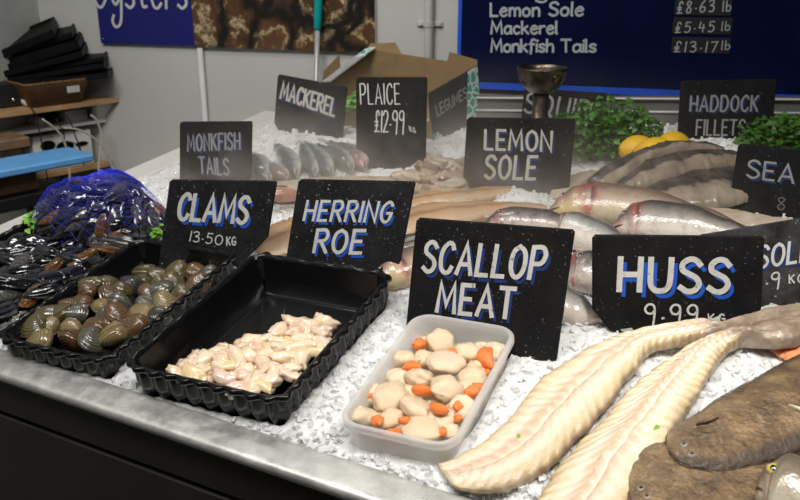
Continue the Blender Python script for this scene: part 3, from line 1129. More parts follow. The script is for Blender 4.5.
def net_bag():
    root = thing('net_bag', 'blue mesh net bag bulging with mussels at the left edge', 'net', NC)
    nu, nv = 46, 46
    idx, vs, fs = {}, [], []

    def pt(i, j):
        if (i, j) not in idx:
            th = 2 * pi * i / nu
            r = min(1., .02 + 1.0 * j / nv)
            u, v = r * cos(th), r * sin(th)
            z = heap(u, v) * 1.05 + .016 + .006 * noise.noise((u * 5, v * 5, 1))
            if j >= nv - 1:
                z = .012
            idx[(i, j)] = len(vs)
            k = 1.07
            vs.append(NC + NAX * (u * NRX * k) + NAY * (v * NRY * k) + V((0, 0, z)))
        return idx[(i, j)]
    for i in range(nu):
        for j in range(1, nv):
            if (i + j) % 2 == 0 and j + 1 <= nv:
                q = [((i) % nu, j - 1), ((i + 1) % nu, j), ((i) % nu, j + 1), ((i - 1) % nu, j)]
                fs.append([pt(*a) for a in q])
    o = mk('netting', vs, fs, M['net'], root, False)
    w = o.modifiers.new('strands', 'WIREFRAME')
    w.thickness = .00045
    w.use_replace = True
    w.use_boundary = True
    k = at(111, 182, .0)
    k = NC + NAX * (.0) + NAY * (NRY * .35) + V((0, 0, NRZ * 1.05))
    mb = MB()
    mb.tube([k, k + V((-.004, 0, .008)), k + V((-.010, -.002, .014)), k + V((-.013, -.003, .013))], [.004, .003, .004, .003])
    mb.tube([k, k + V((.006, 0, .006)), k + V((.012, 0, .008))], [.004, .002, .003])
    mk('net_knot', mb.v, mb.f, M['net'], root, True)
    # thicker gathered strands along the back top edge
    g = MB()
    for s in range(7):
        P = []
        for t in range(15):
            a = pi * (.93 - .60 * t / 14)
            u, v = .985 * cos(a) * .9, .35 + .05 * s + .2 * sin(a) * .3
            r = sqrt(u * u + v * v)
            if r > .97:
                u, v = u * .97 / r, v * .97 / r
            P.append(NC + NAX * (u * NRX * 1.06) + NAY * (v * NRY * 1.06) + V((0, 0, heap(u, v) * 1.06 + .018)))
        g.tube(P, .0011, 5)
    mk('gathered_strands', g.v, g.f, M['net'], root, True)


net_bag()


# ---------------------------------------------------------------- soft lumps
def lump_mesh(name, mat, a, b, c, bend, seed, n=14, m=20, wob=.16, flat=0, blunt=1.):
    vs, fs = [], []
    for i in range(n + 1):
        th = pi * i / n
        for j in range(m):
            ph = 2 * pi * j / m
            x, y, z = -cos(th), max(0, sin(th)) ** blunt * cos(ph), max(0, sin(th)) ** blunt * sin(ph)
            if flat:                                     # disc-like with rounded rim
                q = sqrt(x * x + y * y)
                f = min(1.0, (1 - abs(z) ** 4) ** .25) if q > 1e-6 else 0
                if q > 1e-6:
                    x, y = x / q * q ** .55, y / q * q ** .55
                z = math.copysign(abs(z) ** .8, z)
            k = 1 + wob * noise.noise((x * 1.6 + seed * 3.1, y * 1.6, z * 1.6)) + wob * .4 * noise.noise((x * 4 + seed, y * 4, z * 4 + 9))
            X, Y, Z = x * a * k, y * b * k, z * c * k
            Y += bend * (X / a) ** 2 * a
            vs.append((X, Y, Z))
    for i in range(n):
        for j in range(m):
            k = (j + 1) % m
            fs.append([i * m + j, i * m + k, (i + 1) * m + k, (i + 1) * m + j])
    return mesh(name, vs, fs, mat, True)


RP = []
for s in range(9):
    look, mat = ROE[[0, 1, 1, 0, 1, 2, 1, 0, 1][s]]
    RP.append((look, lump_mesh('herring_roe', mat, .0150 + .002 * (s % 3), .0096 + .0014 * (s % 2), .0085, [.28, -.2, .4, .1, -.35, .2, 0, .3, -.1][s], s, wob=.34, blunt=.62)))
roe_poly = [(170, 378), (186, 360), (220, 347), (248, 338), (270, 333), (292, 325), (320, 316), (337, 321), (327, 340), (306, 360), (288, 380), (274, 393), (240, 390), (204, 384)]
items = []
for layer in (0, 1):
    for i, (x, y) in enumerate(sample(roe_poly, lambda y: 13.2 + (y - 320) * .045, .32, 21 + layer)):
        e = min(1, min(abs(y - 310) / 25, 1))
        lift = (.010 if layer == 0 else .020) + .006 * e + rnd.uniform(0, .005)
        if layer == 1 and rnd.random() < .08:
            continue
        p = at(x, y, lift)
        k = rnd.randrange(9)
        o = link('herring_roe', RP[k][1], None, p, (rnd.uniform(-.5, .5), rnd.uniform(-.35, .35), rnd.uniform(0, 2 * pi)))
        s = rnd.uniform(.78, 1.12)
        o.scale = (s, s, s)
        tag(o, None, 'herring roe', 'herring roe in the black tray')
        items.append((o, p, f'{RP[k][0]} roe piece'))
rank_labels(items, 8, 'the black tray')
lab = MB()
sp = [(244, 388), (262, 383), (292, 381), (283, 388), (262, 391), (250, 391)]
c_, ea_, eb_, n_, ha_, hb_ = TR_ROE

# scallops: (px, py, radius px, kind, lift)
SC = [(446, 363, 19, 'disc', .036), (468, 353, 14, 'lump', .031), (493, 352, 13, 'lump', .028), (440, 343, 14, 'cyl', .026), (404, 361, 16, 'lump', .029), (420, 378, 15, 'lump', .035),
      (447, 389, 17, 'lump', .038), (472, 379, 14, 'lump', .031), (390, 398, 19, 'lump', .034), (417, 408, 18, 'disc', .037), (391, 420, 14, 'lump', .032), (361, 416, 15, 'lump', .030),
      (373, 396, 13, 'cyl', .029), (421, 431, 20, 'disc', .036), (440, 420, 14, 'cyl', .034), (450, 431, 11, 'lump', .029), (463, 409, 14, 'cyl', .032), (478, 367, 12, 'lump', .028), (399, 378, 13, 'lump', .029),
      (462, 392, 13, 'lump', .026), (426, 360, 13, 'lump', .024), (408, 393, 12, 'lump', .025), (376, 421, 12, 'lump', .022), (455, 412, 13, 'lump', .024), (490, 363, 11, 'lump', .018), (401, 430, 13, 'lump', .022), (433, 400, 13, 'lump', .024),
      (422, 347, 12, 'lump', .016), (484, 347, 12, 'lump', .016), (384, 385, 12, 'lump', .018), (437, 436, 12, 'lump', .020), (468, 396, 11, 'lump', .018)]
CORAL = [(420, 344, 4, 9, 1.3, .031), (412, 366, 8, 4, .0, .038), (422, 390, 9, 6, .1, .044), (438, 409, 9, 6, -.5, .048), (377, 421, 5, 9, 1.4, .040), (392, 434, 8, 4, .0, .036), (405, 421, 6, 5, .4, .044), (485, 358, 4, 12, 1.5, .038),
         (473, 391, 9, 5, .7, .040), (479, 387, 6, 6, .3, .041), (451, 352, 6, 4, -.2, .038), (460, 405, 5, 9, 1.1, .036), (443, 432, 5, 6, 1.2, .036), (372, 396, 5, 4, 0, .034), (457, 419, 6, 4, .5, .030), (486, 373, 5, 5, .5, .030)]
SP = {k: [lump_mesh('scallop_muscle', M['scallop'], 1, .92, {'disc': .42, 'lump': .66, 'cyl': .62}[k], 0, s + 20, wob={'disc': .16, 'lump': .27, 'cyl': .18}[k], flat=0 if k == 'lump' else 1) for s in range(3)] for k in ('disc', 'lump', 'cyl')}
CO = [lump_mesh('scallop_coral', M['coral'], 1, .62, .55, b, 50 + i, wob=.22) for i, b in enumerate((.3, -.3, .1))]
scal = []
for i, (x, y, r, k, lift) in enumerate(SC):
    lift -= .015
    p = at(x, y, lift)
    R = r / F * (p - CAM).length
    o = thing('scallop', None, 'scallop', p, 'scallops in the white tub')
    rot = (rnd.uniform(-.25, .35), rnd.uniform(-.3, .3), rnd.uniform(0, 6.28)) if k != 'cyl' else (rnd.uniform(.5, 1.0), rnd.uniform(-.3, .3), rnd.uniform(-.6, .6))
    m = link('scallop_muscle', SP[k][i % 3], o, (0, 0, 0), rot)
    m.scale = (R * 1.02,) * 3
    scal.append([o, p, {'disc': 'flat round scallop', 'lump': 'plump cream scallop', 'cyl': 'upright pale scallop'}[k]])
for i, (x, y, a, b, ang, lift) in enumerate(CORAL):
    lift -= .014
    p = at(x, y, lift)
    near = min(scal[:28], key=lambda s: (s[1] - p).length)
    if not near[2].endswith('coral'):
        near[2] += ' with coral'
    R = max(a, b) / F * (p - CAM).length
    c = link('coral', CO[i % 3], near[0], p - near[1], (rnd.uniform(-.3, .3), rnd.uniform(-.3, .3), ang))
    c.scale = (R * 1.18, R * 1.18, R * 1.18)
    c['label'] = 'bright orange coral'
rank_labels(scal, 6, 'the tub')
# ---------------------------------------------------------------- fillets and flat fish: lofts between two edges
def loft(stations, th, lifts, nu=70, nv=18, ripple=.0, seed=0, groove=0., rough=.10, dome=.6, edge=.35):
    """stations: (Lpx, Rpx) pairs; th(u) thickness; lifts(u) height of the under side"""
    ns = len(stations) - 1
    L = crom([tuple(at(*s[0], lifts(i / ns) + th(i / ns) * .55)) for i, s in enumerate(stations)], 8)
    R = crom([tuple(at(*s[1], lifts(i / ns) + th(i / ns) * .30)) for i, s in enumerate(stations)], 8)
    L, R = [V((p[0], p[1], bedz(p[0], p[1]))) for p in L], [V((p[0], p[1], bedz(p[0], p[1]))) for p in R]
    vs, fs, fu, fa = [], [], [], []
    ring = 2 * nv
    for i in range(nu + 1):
        u = i / nu
        l, r = lerp_list(L, u), lerp_list(R, u)
        d = r - l
        T, B = th(u), lifts(u)
        rp = ripple * noise.noise((u * 26, seed, 0)) + ripple * .6 * noise.noise((u * 60, seed, 4))
        rq = ripple * noise.noise((u * 26, seed, 7)) + ripple * .6 * noise.noise((u * 60, seed, 12))
        l2, r2 = l + d * rp, r - d * rq
        for j in range(ring):
            a = 2 * pi * j / ring
            x = cos(a)                                   # -1 left .. 1 right
            t = .5 - .5 * x
            p = l2.lerp(r2, t)
            s = sin(a)
            if s >= 0:
                z = B + T * (edge + (1 - edge) * s ** dome) * (1 + rough * noise.noise((u * 9 + seed, t * 4, 2)) + rough * .5 * noise.noise((u * 34 + seed, t * 9, 5)))
                if groove and u < .66:
                    z -= T * groove * (exp(-((t - .5) / .035) ** 2) - .55 * exp(-((t - .42) / .05) ** 2) - .55 * exp(-((t - .58) / .05) ** 2) + .5 * exp(-((t - .2) / .03) ** 2) + .4 * exp(-((t - .78) / .03) ** 2))
            else:
                z = B + T * edge * (1 + s)
            p = V((p.x, p.y, p.z + z))
            vs.append(p)
            fu.append(u)
            fa.append(t)
    for i in range(nu):
        for j in range(ring):
            k = (j + 1) % ring
            fs.append([i * ring + j, i * ring + k, (i + 1) * ring + k, (i + 1) * ring + j])
    fs.append([j for j in range(ring)][::-1])
    fs.append([nu * ring + j for j in range(ring)])
    return vs, fs, {'fu': fu, 'fa': fa}


PICK = []
HU = m_flesh('huss_flesh', 'huss')
SOLE = m_flesh('sole_skin', 'sole')
SLAB = m_flesh('slab_skin', 'slab')
TAN = m_flesh('tan_flesh', 'tan')
PALE = m_flesh('pale_flesh', 'pale')
SALM = m_flesh('salmon_flesh', 'salmon')


def fillet(name, label, cat, st, th, lifts, mat, group=None, **kw):
    vs, fs, at_ = loft(st, th, lifts, **kw)
    o = mk(name, vs, fs, mat, None, True, attrs=at_)
    PICK.append(picker(vs, fs))
    return tag(o, label, cat, group)


A = [((437, 464), (454, 489)), ((475, 449), (499, 494)), ((507, 422), (547, 471)), ((527, 396), (582, 436)), ((550, 374), (606, 410)), ((598, 345), (632, 377)), ((625, 335), (651, 354)), ((652, 330), (677, 347)),
     ((692, 324), (702, 342)), ((715, 325), (724, 338)), ((750, 317), (759, 328)), ((775, 311), (784, 324)), ((802, 305), (808, 320)), ((832, 300), (836, 315))]
B = [((520, 522), (592, 545)), ((541, 496), (636, 500)), ((563, 460), (667, 449)), ((601, 424), (684, 419)), ((623, 397), (699, 396)), ((646, 378), (711, 377)), ((667, 361), (721, 361)), ((692, 347), (735, 349)),
     ((722, 337), (748, 343)), ((745, 330), (766, 347)), ((766, 324), (789, 348)), ((802, 319), (808, 342)), ((834, 314), (838, 334))]
fillet('huss', 'cream skinned huss reaching from the white tub to the HUSS sign', 'fish', A, lambda u: curve([(0, .008), (.1, .018), (.45, .020), (.62, .022), (1, .017)], u), lambda u: curve([(0, .004), (.5, .008), (.7, .012), (1, .012)], u), HU, 'skinned huss', ripple=.045, seed=1, groove=.20, rough=.20, dome=.38, nv=26, nu=110)
fillet('huss', 'cream skinned huss with pink centre line beside the brown sole', 'fish', B, lambda u: curve([(0, .016), (.45, .022), (.62, .026), (1, .022)], u), lambda u: curve([(0, .004), (.5, .008), (.7, .012), (1, .012)], u), HU, 'skinned huss', ripple=.045, seed=5, groove=.24, rough=.20, dome=.38, nv=26, nu=110)


def eye(parent, p, nrm, r, mat='eye_pale'):
    b = MB()
    up = nrm.normalized()
    x = up.orthogonal().normalized()
    y = up.cross(x)
    for name, rr, h0, h1, m in (('eye', r, -.3, .30, M[mat]), ('pupil', r * .55, .20, .36, M['pupil'])):
        b = MB()
        R = []
        for k in range(7):
            a = pi / 2 * k / 6
            R.append([p + (x * cos(2 * pi * j / 16) + y * sin(2 * pi * j / 16)) * (rr * cos(a) + 1e-5) + up * (rr * 0 + r * (h0 + (h1 - h0) * sin(a))) for j in range(16)])
        b.rings(R)
        o = mk(name, b.v, b.f, m, parent, True)
        if name == 'eye':
            e = o
        else:
            sub(o, e)
            o.matrix_parent_inverse.identity()
    return e


def flatfish(label, st, thick, lift, seed, eyes, mouth, fins=(), group='brown soles'):
    vs, fs, at_ = loft(st, lambda u: thick * (.10 + .90 * sin(pi * min(1, u * 1.0 + .0)) ** .5), lift, nu=64, nv=16, ripple=.012, seed=seed, dome=.75, edge=.10)
    n = len(vs)
    c = V((sum(v.x for v in vs) / n, sum(v.y for v in vs) / n, min(v.z for v in vs)))
    root = thing('sole', label, 'fish', c, group)
    mk('body', vs, fs, SOLE, root, True, attrs=at_)
    ns = len(st) - 1
    tk = lambda u: thick * (.10 + .90 * sin(pi * u) ** .5)
    L = [V((p[0], p[1], bedz(p[0], p[1]))) for p in crom([tuple(at(*s[0], lift(i / ns) + tk(i / ns) * .55)) for i, s in enumerate(st)], 8)]
    R = [V((p[0], p[1], bedz(p[0], p[1]))) for p in crom([tuple(at(*s[1], lift(i / ns) + tk(i / ns) * .30)) for i, s in enumerate(st)], 8)]
    for side in (0, 1):
        fv, ff = [], []
        N = 150
        for i in range(N + 1):
            u = .03 + .95 * i / N
            l, r = lerp_list(L, u), lerp_list(R, u)
            e, d = (l, (l - r)) if side == 0 else (r, (r - l))
            w = .0085 * max(0., sin(pi * min(1, u * 1.01))) ** .5 * (1 + .30 * noise.noise((u * 40, seed, side)))
            d = d.normalized()
            z = V((0, 0, lift(u) + thick * .09))
            ir = .0012 * sin(i * 1.9)
            for q, dz in ((-.5, .0018), (0, .0008), (1, -.0035)):
                fv.append(e + d * (w * q) + z + V((0, 0, dz + ir * (q > 0))))
            for q, dz in ((1, -.0047), (-.5, -.002)):
                fv.append(e + d * (w * q) + z + V((0, 0, dz + ir * (q > 0))))
        for i in range(N):
            for j in range(5):
                k = (j + 1) % 5
                ff.append([i * 5 + j, i * 5 + k, (i + 1) * 5 + k, (i + 1) * 5 + j])
        mk('fringe_fin', fv, ff, M['fin_dark'], root, True)
    hit = picker(vs, fs)
    for px, py, z, r in eyes:
        p_, n_ = hit(px, py)
        eye(root, p_, (n_ + V((0, 0, .3))).normalized(), r, 'fin_grey')
    m = MB()
    m.tube([hit(q[0], q[1])[0] for q in mouth], .0012, 6)
    mk('mouth', m.v, m.f, M['mouth'], root, True)
    for pts, mat in fins:
        f = MB()
        P = [hit(q[0], q[1], .001 + .0005 * i)[0] for i, q in enumerate(pts)]
        f.rings([[p + V((0, 0, .001)) for p in P], [p - V((0, 0, .001)) for p in P]], True, True)
        mk('pectoral_fin', f.v, f.f, M[mat], root, False)
    return root


flatfish('dark wet brown sole at the front corner, partly under another sole',
         [((621, 498), (622, 503)), ((625, 480), (632, 524)), ((633, 457), (650, 545)), ((651, 438), (676, 558)), ((690, 432), (712, 566)), ((740, 446), (765, 572)), ((795, 466), (810, 572)), ((850, 486), (852, 560)), ((885, 505), (885, 545)), ((905, 525), (905, 535))],
         .019, lambda u: .008, 3, [(641, 488, .0265, .0036), (647, 496, .0275, .0036)], [(625, 488, .020), (630, 497, .024), (634, 506, .025)])
flatfish('large mottled brown sole lying on the other sole, head towards the huss',
         [((666, 445), (667, 452)), ((669, 428), (676, 464)), ((680, 421), (692, 470)), ((702, 407), (718, 472)), ((722, 392), (752, 467)), ((752, 376), (788, 454)), ((784, 358), (822, 436)), ((815, 344), (852, 408)), ((848, 332), (872, 378)), ((874, 324), (884, 348))],
           .021, lambda u: .022 - .010 * max(0, min(1, (u - .25) * 1.6)), 8, [(684, 444, .0535, .0036), (692, 454, .0535, .0036)], [(670, 452, .044), (677, 459, .048), (686, 463, .050)],
         [([(696, 426, .060), (714, 421, .061), (719, 419, .062), (710, 424, .060)], 'fin_dark'), ([(788, 405, .060), (800, 409, .062), (816, 418, .061), (802, 413, .060)], 'fin_pale')])

PROF = [(0, .07), (.03, .24), (.10, .56), (.20, .88), (.31, 1), (.48, .95), (.68, .64), (.84, .33), (.94, .22), (1, .24)]


def fish(name, label, spine, hw, tk, roll, mat, group=None, prof=PROF, lift=0., eyes=1, eye_r=.07, eyemat='eye_pale', tail=True, jaw=True, pect=True, nu=46, nr=24, eye_at=(.085, .30), finmat='fin_grey'):
    """spine: (px, py) head -> tail on the bed; hw half height (m); tk half thickness; roll 0 = flat on its side, 90 = upright"""
    ca, sa = cos(radians(roll)), sin(radians(roll))
    bot = sqrt((hw * sa) ** 2 + (tk * ca) ** 2)
    P = [V((p[0], p[1], bedz(p[0], p[1]))) for p in crom([tuple(at(*q, lift + bot * .85)) for q in spine], 10)]
    vs, fs, fu, fa = [], [], [], []
    fr = []
    for i in range(nu + 1):
        u = i / nu
        k = curve(prof, u)
        c = lerp_list(P, u)
        t = (lerp_list(P, min(1, u + .02)) - lerp_list(P, max(0, u - .02)))
        t.z = 0
        t.normalize()
        away = V((-t.y, t.x, 0))
        D = away * ca + V((0, 0, sa))
        Sd = away * -sa + V((0, 0, ca))
        C = c + V((0, 0, lift + bot * (.42 + .5 * k)))
        fr.append((C, D, Sd, t, k))
        for j in range(nr):
            a = 2 * pi * j / nr
            q = tk * k ** .8
            vs.append(C + D * (hw * k * cos(a)) + Sd * (q * math.copysign(abs(sin(a)) ** .85, sin(a))))
            fu.append(u)
            fa.append(cos(a))
    for i in range(nu):
        for j in range(nr):
            k = (j + 1) % nr
            fs.append([i * nr + j, (i + 1) * nr + j, (i + 1) * nr + k, i * nr + k])
    fs.append([j for j in range(nr)])
    fs.append([nu * nr + j for j in range(nr)][::-1])
    c0 = fr[nu // 2][0] - V((0, 0, bot))
    root = thing(name, label, 'fish', c0, group)
    mk('body', vs, fs, mat, root, True, attrs={'fu': fu, 'fa': fa})

    def surf(u, a_, out=0.):
        i = min(nu - 1, max(0, int(u * nu)))
        w = u * nu - i
        C, D, Sd = (fr[i][q].lerp(fr[i + 1][q], w) for q in range(3))
        k = fr[i][4] * (1 - w) + fr[i + 1][4] * w
        sa_ = sqrt(max(0, 1 - a_ * a_))
        return C + D * (hw * k * a_) + Sd * (tk * k ** .8 * sa_ ** .85 + out), Sd
    if eyes:
        p, n = surf(eye_at[0], eye_at[1])
        eye(root, p, n, hw * 2 * eye_r, eyemat)
    if jaw:
        b = MB()
        b.tube([surf(u, a, .0004)[0] for u, a in ((.004, -.05), (.03, -.18), (.06, -.30), (.085, -.38))], [.0016, .0015, .0013, .0006], 6)
        mk('mouth', b.v, b.f, M['mouth'], root, True)
    if pect:
        b = MB()
        P1 = [surf(u, a, o)[0] for u, a, o in ((.27, -.05, .0005), (.33, .12, .004), (.41, .10, .005), (.42, -.06, .004), (.36, -.18, .003))]
        b.rings([P1, [p - fr[10][2] * .0015 for p in P1]], True, True)
        mk('pectoral_fin', b.v, b.f, M[finmat], root, False)
    if tail:
        C, D, Sd, t, k = fr[-1]
        tl = hw * 1.3
        o = [C + D * (hw * .22), C + t * tl + D * (hw * .9), C + t * (tl * .72) + D * (hw * .3), C + t * (tl * .68) - D * (hw * .3), C + t * tl - D * (hw * .9), C - D * (hw * .22)]
        b = MB()
        b.rings([[p + Sd * .001 for p in o], [p - Sd * .001 for p in o]], True, True)
        mk('tail_fin', b.v, b.f, M[finmat], root, False)
    return root


BASS = m_fish('bass_skin', (.07, .060, .055), (.36, .33, .30), (.72, .66, .58), .9, .35)
BASSY = m_fish('yellow_jaw_skin', (.17, .115, .085), (.44, .34, .27), (.58, .49, .35), .8, .25, .8, gill=.28)
DARKF = m_fish('dark_head_skin', (.05, .043, .04), (.24, .21, .20), (.52, .45, .40), .9, .6, gill=.2)
SILV = m_fish('silver_skin', (.10, .10, .10), (.42, .40, .375), (.68, .59, .53), .45, .2)
MACK = m_fish('mackerel_skin', (.05, .085, .10), (.30, .35, .36), (.62, .63, .59), .0, .2, stripes=True)
WRAS = m_fish('small_head_skin', (.15, .12, .085), (.34, .29, .21), (.48, .43, .34), .2, .55)

# the small head at the front corner
fish('fish', 'small grey fish with a yellow eye lying on the brown soles', [(757, 484), (772, 487), (800, 497), (840, 511), (880, 522)], .034, .023, 30, WRAS, None,
     [(0, .22), (.04, .38), (.16, .66), (.35, 1), (.6, .9), (1, .3)], .040, 1, .082, 'eye_white', False, True, False, eye_at=(.23, .38))
# heads in the middle
fish('sea_bass', 'pink fish with a yellowish jaw below the grey slabs of fish', [(547, 206), (575, 205), (620, 207), (680, 216), (735, 226), (780, 236)], .036, .027, 40, BASSY, 'whole fish behind the HUSS sign', lift=.012, eye_at=(.12, .74), pect=False)
fish('sea_bass', 'silver fish whose head lies just above the HUSS sign', [(611, 223), (640, 222), (690, 226), (740, 233), (800, 243)], .033, .026, 42, BASS, 'whole fish behind the HUSS sign', lift=.014, eye_at=(.12, .70), pect=False)
fish('fish', 'dark-headed fish with red gills lying above the SCALLOP MEAT sign', [(482, 224), (505, 222), (545, 224), (590, 232), (640, 244)], .024, .020, 36, DARKF, 'whole fish behind the HUSS sign', lift=.012, eye_at=(.20, .5), pect=False)
fish('fish', 'silver fish with a dark red eye right of the SCALLOP MEAT sign top', [(548, 229), (566, 229), (600, 240), (640, 256), (690, 272)], .030, .024, 30, SILV, 'whole fish behind the HUSS sign', lift=.006, eye_at=(.14, .4), pect=False)
fish('fish', 'grey fish head with pink mouth between SCALLOP MEAT and HUSS signs', [(556, 272), (580, 272), (612, 279), (650, 290), (700, 302)], .032, .025, 36, DARKF, 'whole fish behind the HUSS sign', lift=.004, eye_at=(.24, .45), eye_r=.09, pect=False)
fish('fish', 'pale silver fish lowest between SCALLOP MEAT and HUSS signs', [(470, 290), (510, 293), (552, 302), (585, 309), (606, 311)], .036, .025, 25, SILV, 'whole fish behind the HUSS sign', lift=.0, eyes=0, jaw=False, pect=False)
fish('fish', 'pinkish fish mostly hidden between HERRING ROE and SCALLOP MEAT signs', [(372, 282), (395, 272), (430, 262), (480, 258), (530, 262)], .030, .022, 30, BASSY, None, lift=.0, eye_at=(.12, .5), pect=False)
fish('fish', 'slim grey fish in the gap beside the HERRING ROE sign', [(360, 262), (395, 252), (430, 244), (480, 240), (520, 244)], .022, .018, 30, DARKF, None, lift=.0)

# mackerel near their sign (tails up the slope, heads down)
MK = [([(331, 172), (322, 160), (312, 149), (306, 141)], 'third mackerel from the left, tail against the MACKEREL sign'),
      ([(296, 174), (291, 162), (281, 149), (270, 140)], 'first blue-backed mackerel from the left, tail against the MACKEREL sign'),
      ([(314, 173), (311, 161), (305, 149), (300, 141)], 'second mackerel from the left, tail against the MACKEREL sign'),
      ([(352, 168), (343, 158), (332, 150), (319, 143)], 'mackerel with its head against the PLAICE sign'),
      ([(364, 166), (357, 156), (344, 147), (331, 140)], 'pale mackerel nearest the PLAICE sign')]
for sp_, lb in MK:
    fish('mackerel', lb, sp_, .020, .015, 12, MACK if 'pale' not in lb else SILV, 'mackerel on ice', lift=.006, eye_at=(.10, .2), pect=False)
fish('mackerel', 'dark mackerel lying beside the MONKFISH TAILS sign', [(268, 178), (262, 168), (255, 158), (246, 150)], .024, .018, 12, MACK, 'mackerel on ice', lift=.0, pect=False)
fish('fish', 'pale silver fish at the foot of the mackerel row', [(290, 178), (278, 172), (262, 166), (248, 160)], .020, .015, 10, SILV, 'mackerel on ice', lift=.0, pect=False)

# fillets of the middle rows
one = lambda k: (lambda u: k)
bell = lambda k, e=.3: (lambda u: k * (e + (1 - e) * sin(pi * u) ** .6))
fillet('fish_fillet', 'long tan fillet in front of the LEMON SOLE sign, upper of two', 'fish', [((392, 203), (392, 214)), ((430, 193), (430, 209)), ((470, 190), (470, 206)), ((505, 188), (505, 200)), ((522, 188), (523, 192))], bell(.022), one(.004), TAN, 'tan fillets', ripple=.06, seed=3)
fillet('fish_fillet', 'long tan fillet behind the SCALLOP MEAT sign, lower of two', 'fish', [((385, 220), (385, 245)), ((420, 205), (425, 232)), ((470, 203), (474, 224)), ((510, 204), (512, 216)), ((545, 206), (548, 212))], bell(.022), one(.008), TAN, 'tan fillets', ripple=.05, seed=6)
fillet('fish_fillet', 'tan fillet between the CLAMS and HERRING ROE signs', 'fish', [((250, 236), (262, 266)), ((280, 222), (298, 252)), ((310, 212), (322, 238)), ((345, 208), (352, 222))], bell(.020), one(.004), TAN, 'tan fillets', ripple=.06, seed=9)
fillet('fish_fillet', 'wet beige fillet behind the CLAMS and HERRING ROE signs', 'fish', [((240, 188), (243, 204)), ((290, 180), (296, 202)), ((350, 177), (356, 196)), ((400, 177), (404, 190)), ((425, 178), (427, 184))], bell(.014), one(.002), PALE, None, ripple=.05, seed=12)
fillet('fish_fillet', 'brown-grey slab of fish with pale edges nearest the SEA sign', 'fish', [((628, 196), (640, 216)), ((648, 178), (668, 212)), ((680, 168), (708, 210)), ((712, 164), (742, 204)), ((745, 164), (768, 192))], bell(.038, .5), one(.010), SLAB, 'grey slabs of fish', ripple=.04, seed=2)
fillet('fish_fillet', 'dark-striped slab of fish in the middle of the grey pile', 'fish', [((606, 184), (622, 202)), ((634, 168), (652, 190)), ((668, 160), (690, 180)), ((704, 156), (724, 174)), ((735, 158), (748, 170))], bell(.046, .5), one(.020), SLAB, 'grey slabs of fish', ripple=.04, seed=4)
fillet('fish_fillet', 'grey slab of fish lying below the three lemons', 'fish', [((580, 186), (604, 198)), ((612, 170), (632, 184)), ((645, 158), (662, 171)), ((682, 152), (697, 164)), ((715, 152), (728, 163))], bell(.056, .5), one(.020), SLAB, 'grey slabs of fish', ripple=.04, seed=7)
fillet('fish_fillet', 'broad cream fillet beside the LEMON SOLE sign', 'fish', [((556, 184), (548, 200)), ((585, 172), (580, 200)), ((612, 172), (620, 200)), ((645, 180), (660, 204)), ((672, 192), (688, 208))], bell(.022, .5), one(.004), PALE, None, ripple=.04, seed=10)
fillet('fish_fillet', 'cream fillet edge in front of the dark SEA sign', 'fish', [((690, 210), (696, 226)), ((730, 212), (738, 232)), ((775, 220), (784, 240)), ((830, 230), (836, 246))], bell(.026, .5), one(.006), PALE, None, ripple=.03, seed=14)
fillet('salmon_fillet', 'orange salmon fillet under the tails of the huss', 'fish', [((764, 318), (770, 352)), ((792, 306), (797, 366)), ((825, 298), (832, 360)), ((860, 296), (865, 340))], bell(.016, .5), one(.0), SALM, None, ripple=.03, seed=16)

# pale squid-like curls
rs = random.Random(4)
SQ = [m_meat('squid_flesh', (.30, .24, .19), (.52, .46, .39), .2), m_meat('squid_skin', (.20, .145, .11), (.40, .32, .25), .2)]
sq = []
for i, (x, y, r) in enumerate([(412, 178, 13), (424, 168, 12), (440, 163, 12), (455, 166, 12), (430, 180, 13), (446, 180, 14), (458, 184, 12), (436, 194, 15), (452, 196, 14), (418, 190, 12), (466, 174, 11)]):
    p = at(x, y, .012 + .012 * (y < 188))
    R = r / F * (p - CAM).length
    o = link('squid', lump_mesh('squid', SQ[i % 3 == 1], 1.25, .62, .6, rs.uniform(-.5, .5), 80 + i, wob=.55), None, p, (rs.uniform(-.4, .4), rs.uniform(-.4, .4), rs.uniform(-.7, .9)))
    o.scale = (R, R, R)
    tag(o, None, 'squid', 'squid beside the LEMON SOLE sign')
    sq.append((o, p, 'pale curled squid'))
rank_labels(sq, 3, 'the squid heap')
# pink shellfish between two signs
p = at(283, 200, .02)
o = thing('prawn', 'pink shellfish between the CLAMS and HERRING ROE signs', 'prawn', p)
b = MB()
b.tube([p + V(q) for q in ((-.022, -.018, 0), (-.012, -.006, .008), (.004, .002, .010), (.020, .006, .006), (.030, .004, .002))], [.005, .013, .014, .010, .004], 12)
mk('shell', b.v, b.f, simple('prawn_shell', (.40, .20, .15), .3, 0, .3, 50, coat=.5), o, True)
b = MB()
b.tube([p + V(q) for q in ((-.018, -.020, .004), (-.026, -.014, .016), (-.012, -.004, .026), (.008, .004, .024))], [.002, .0016, .0012, .0008], 6)
b.tube([p + V(q) for q in ((-.014, -.020, .002), (-.010, -.030, .004), (.004, -.028, .0))], [.002, .0016, .0010], 6)
mk('feeler', b.v, b.f, M['fin_dark'], o, True)

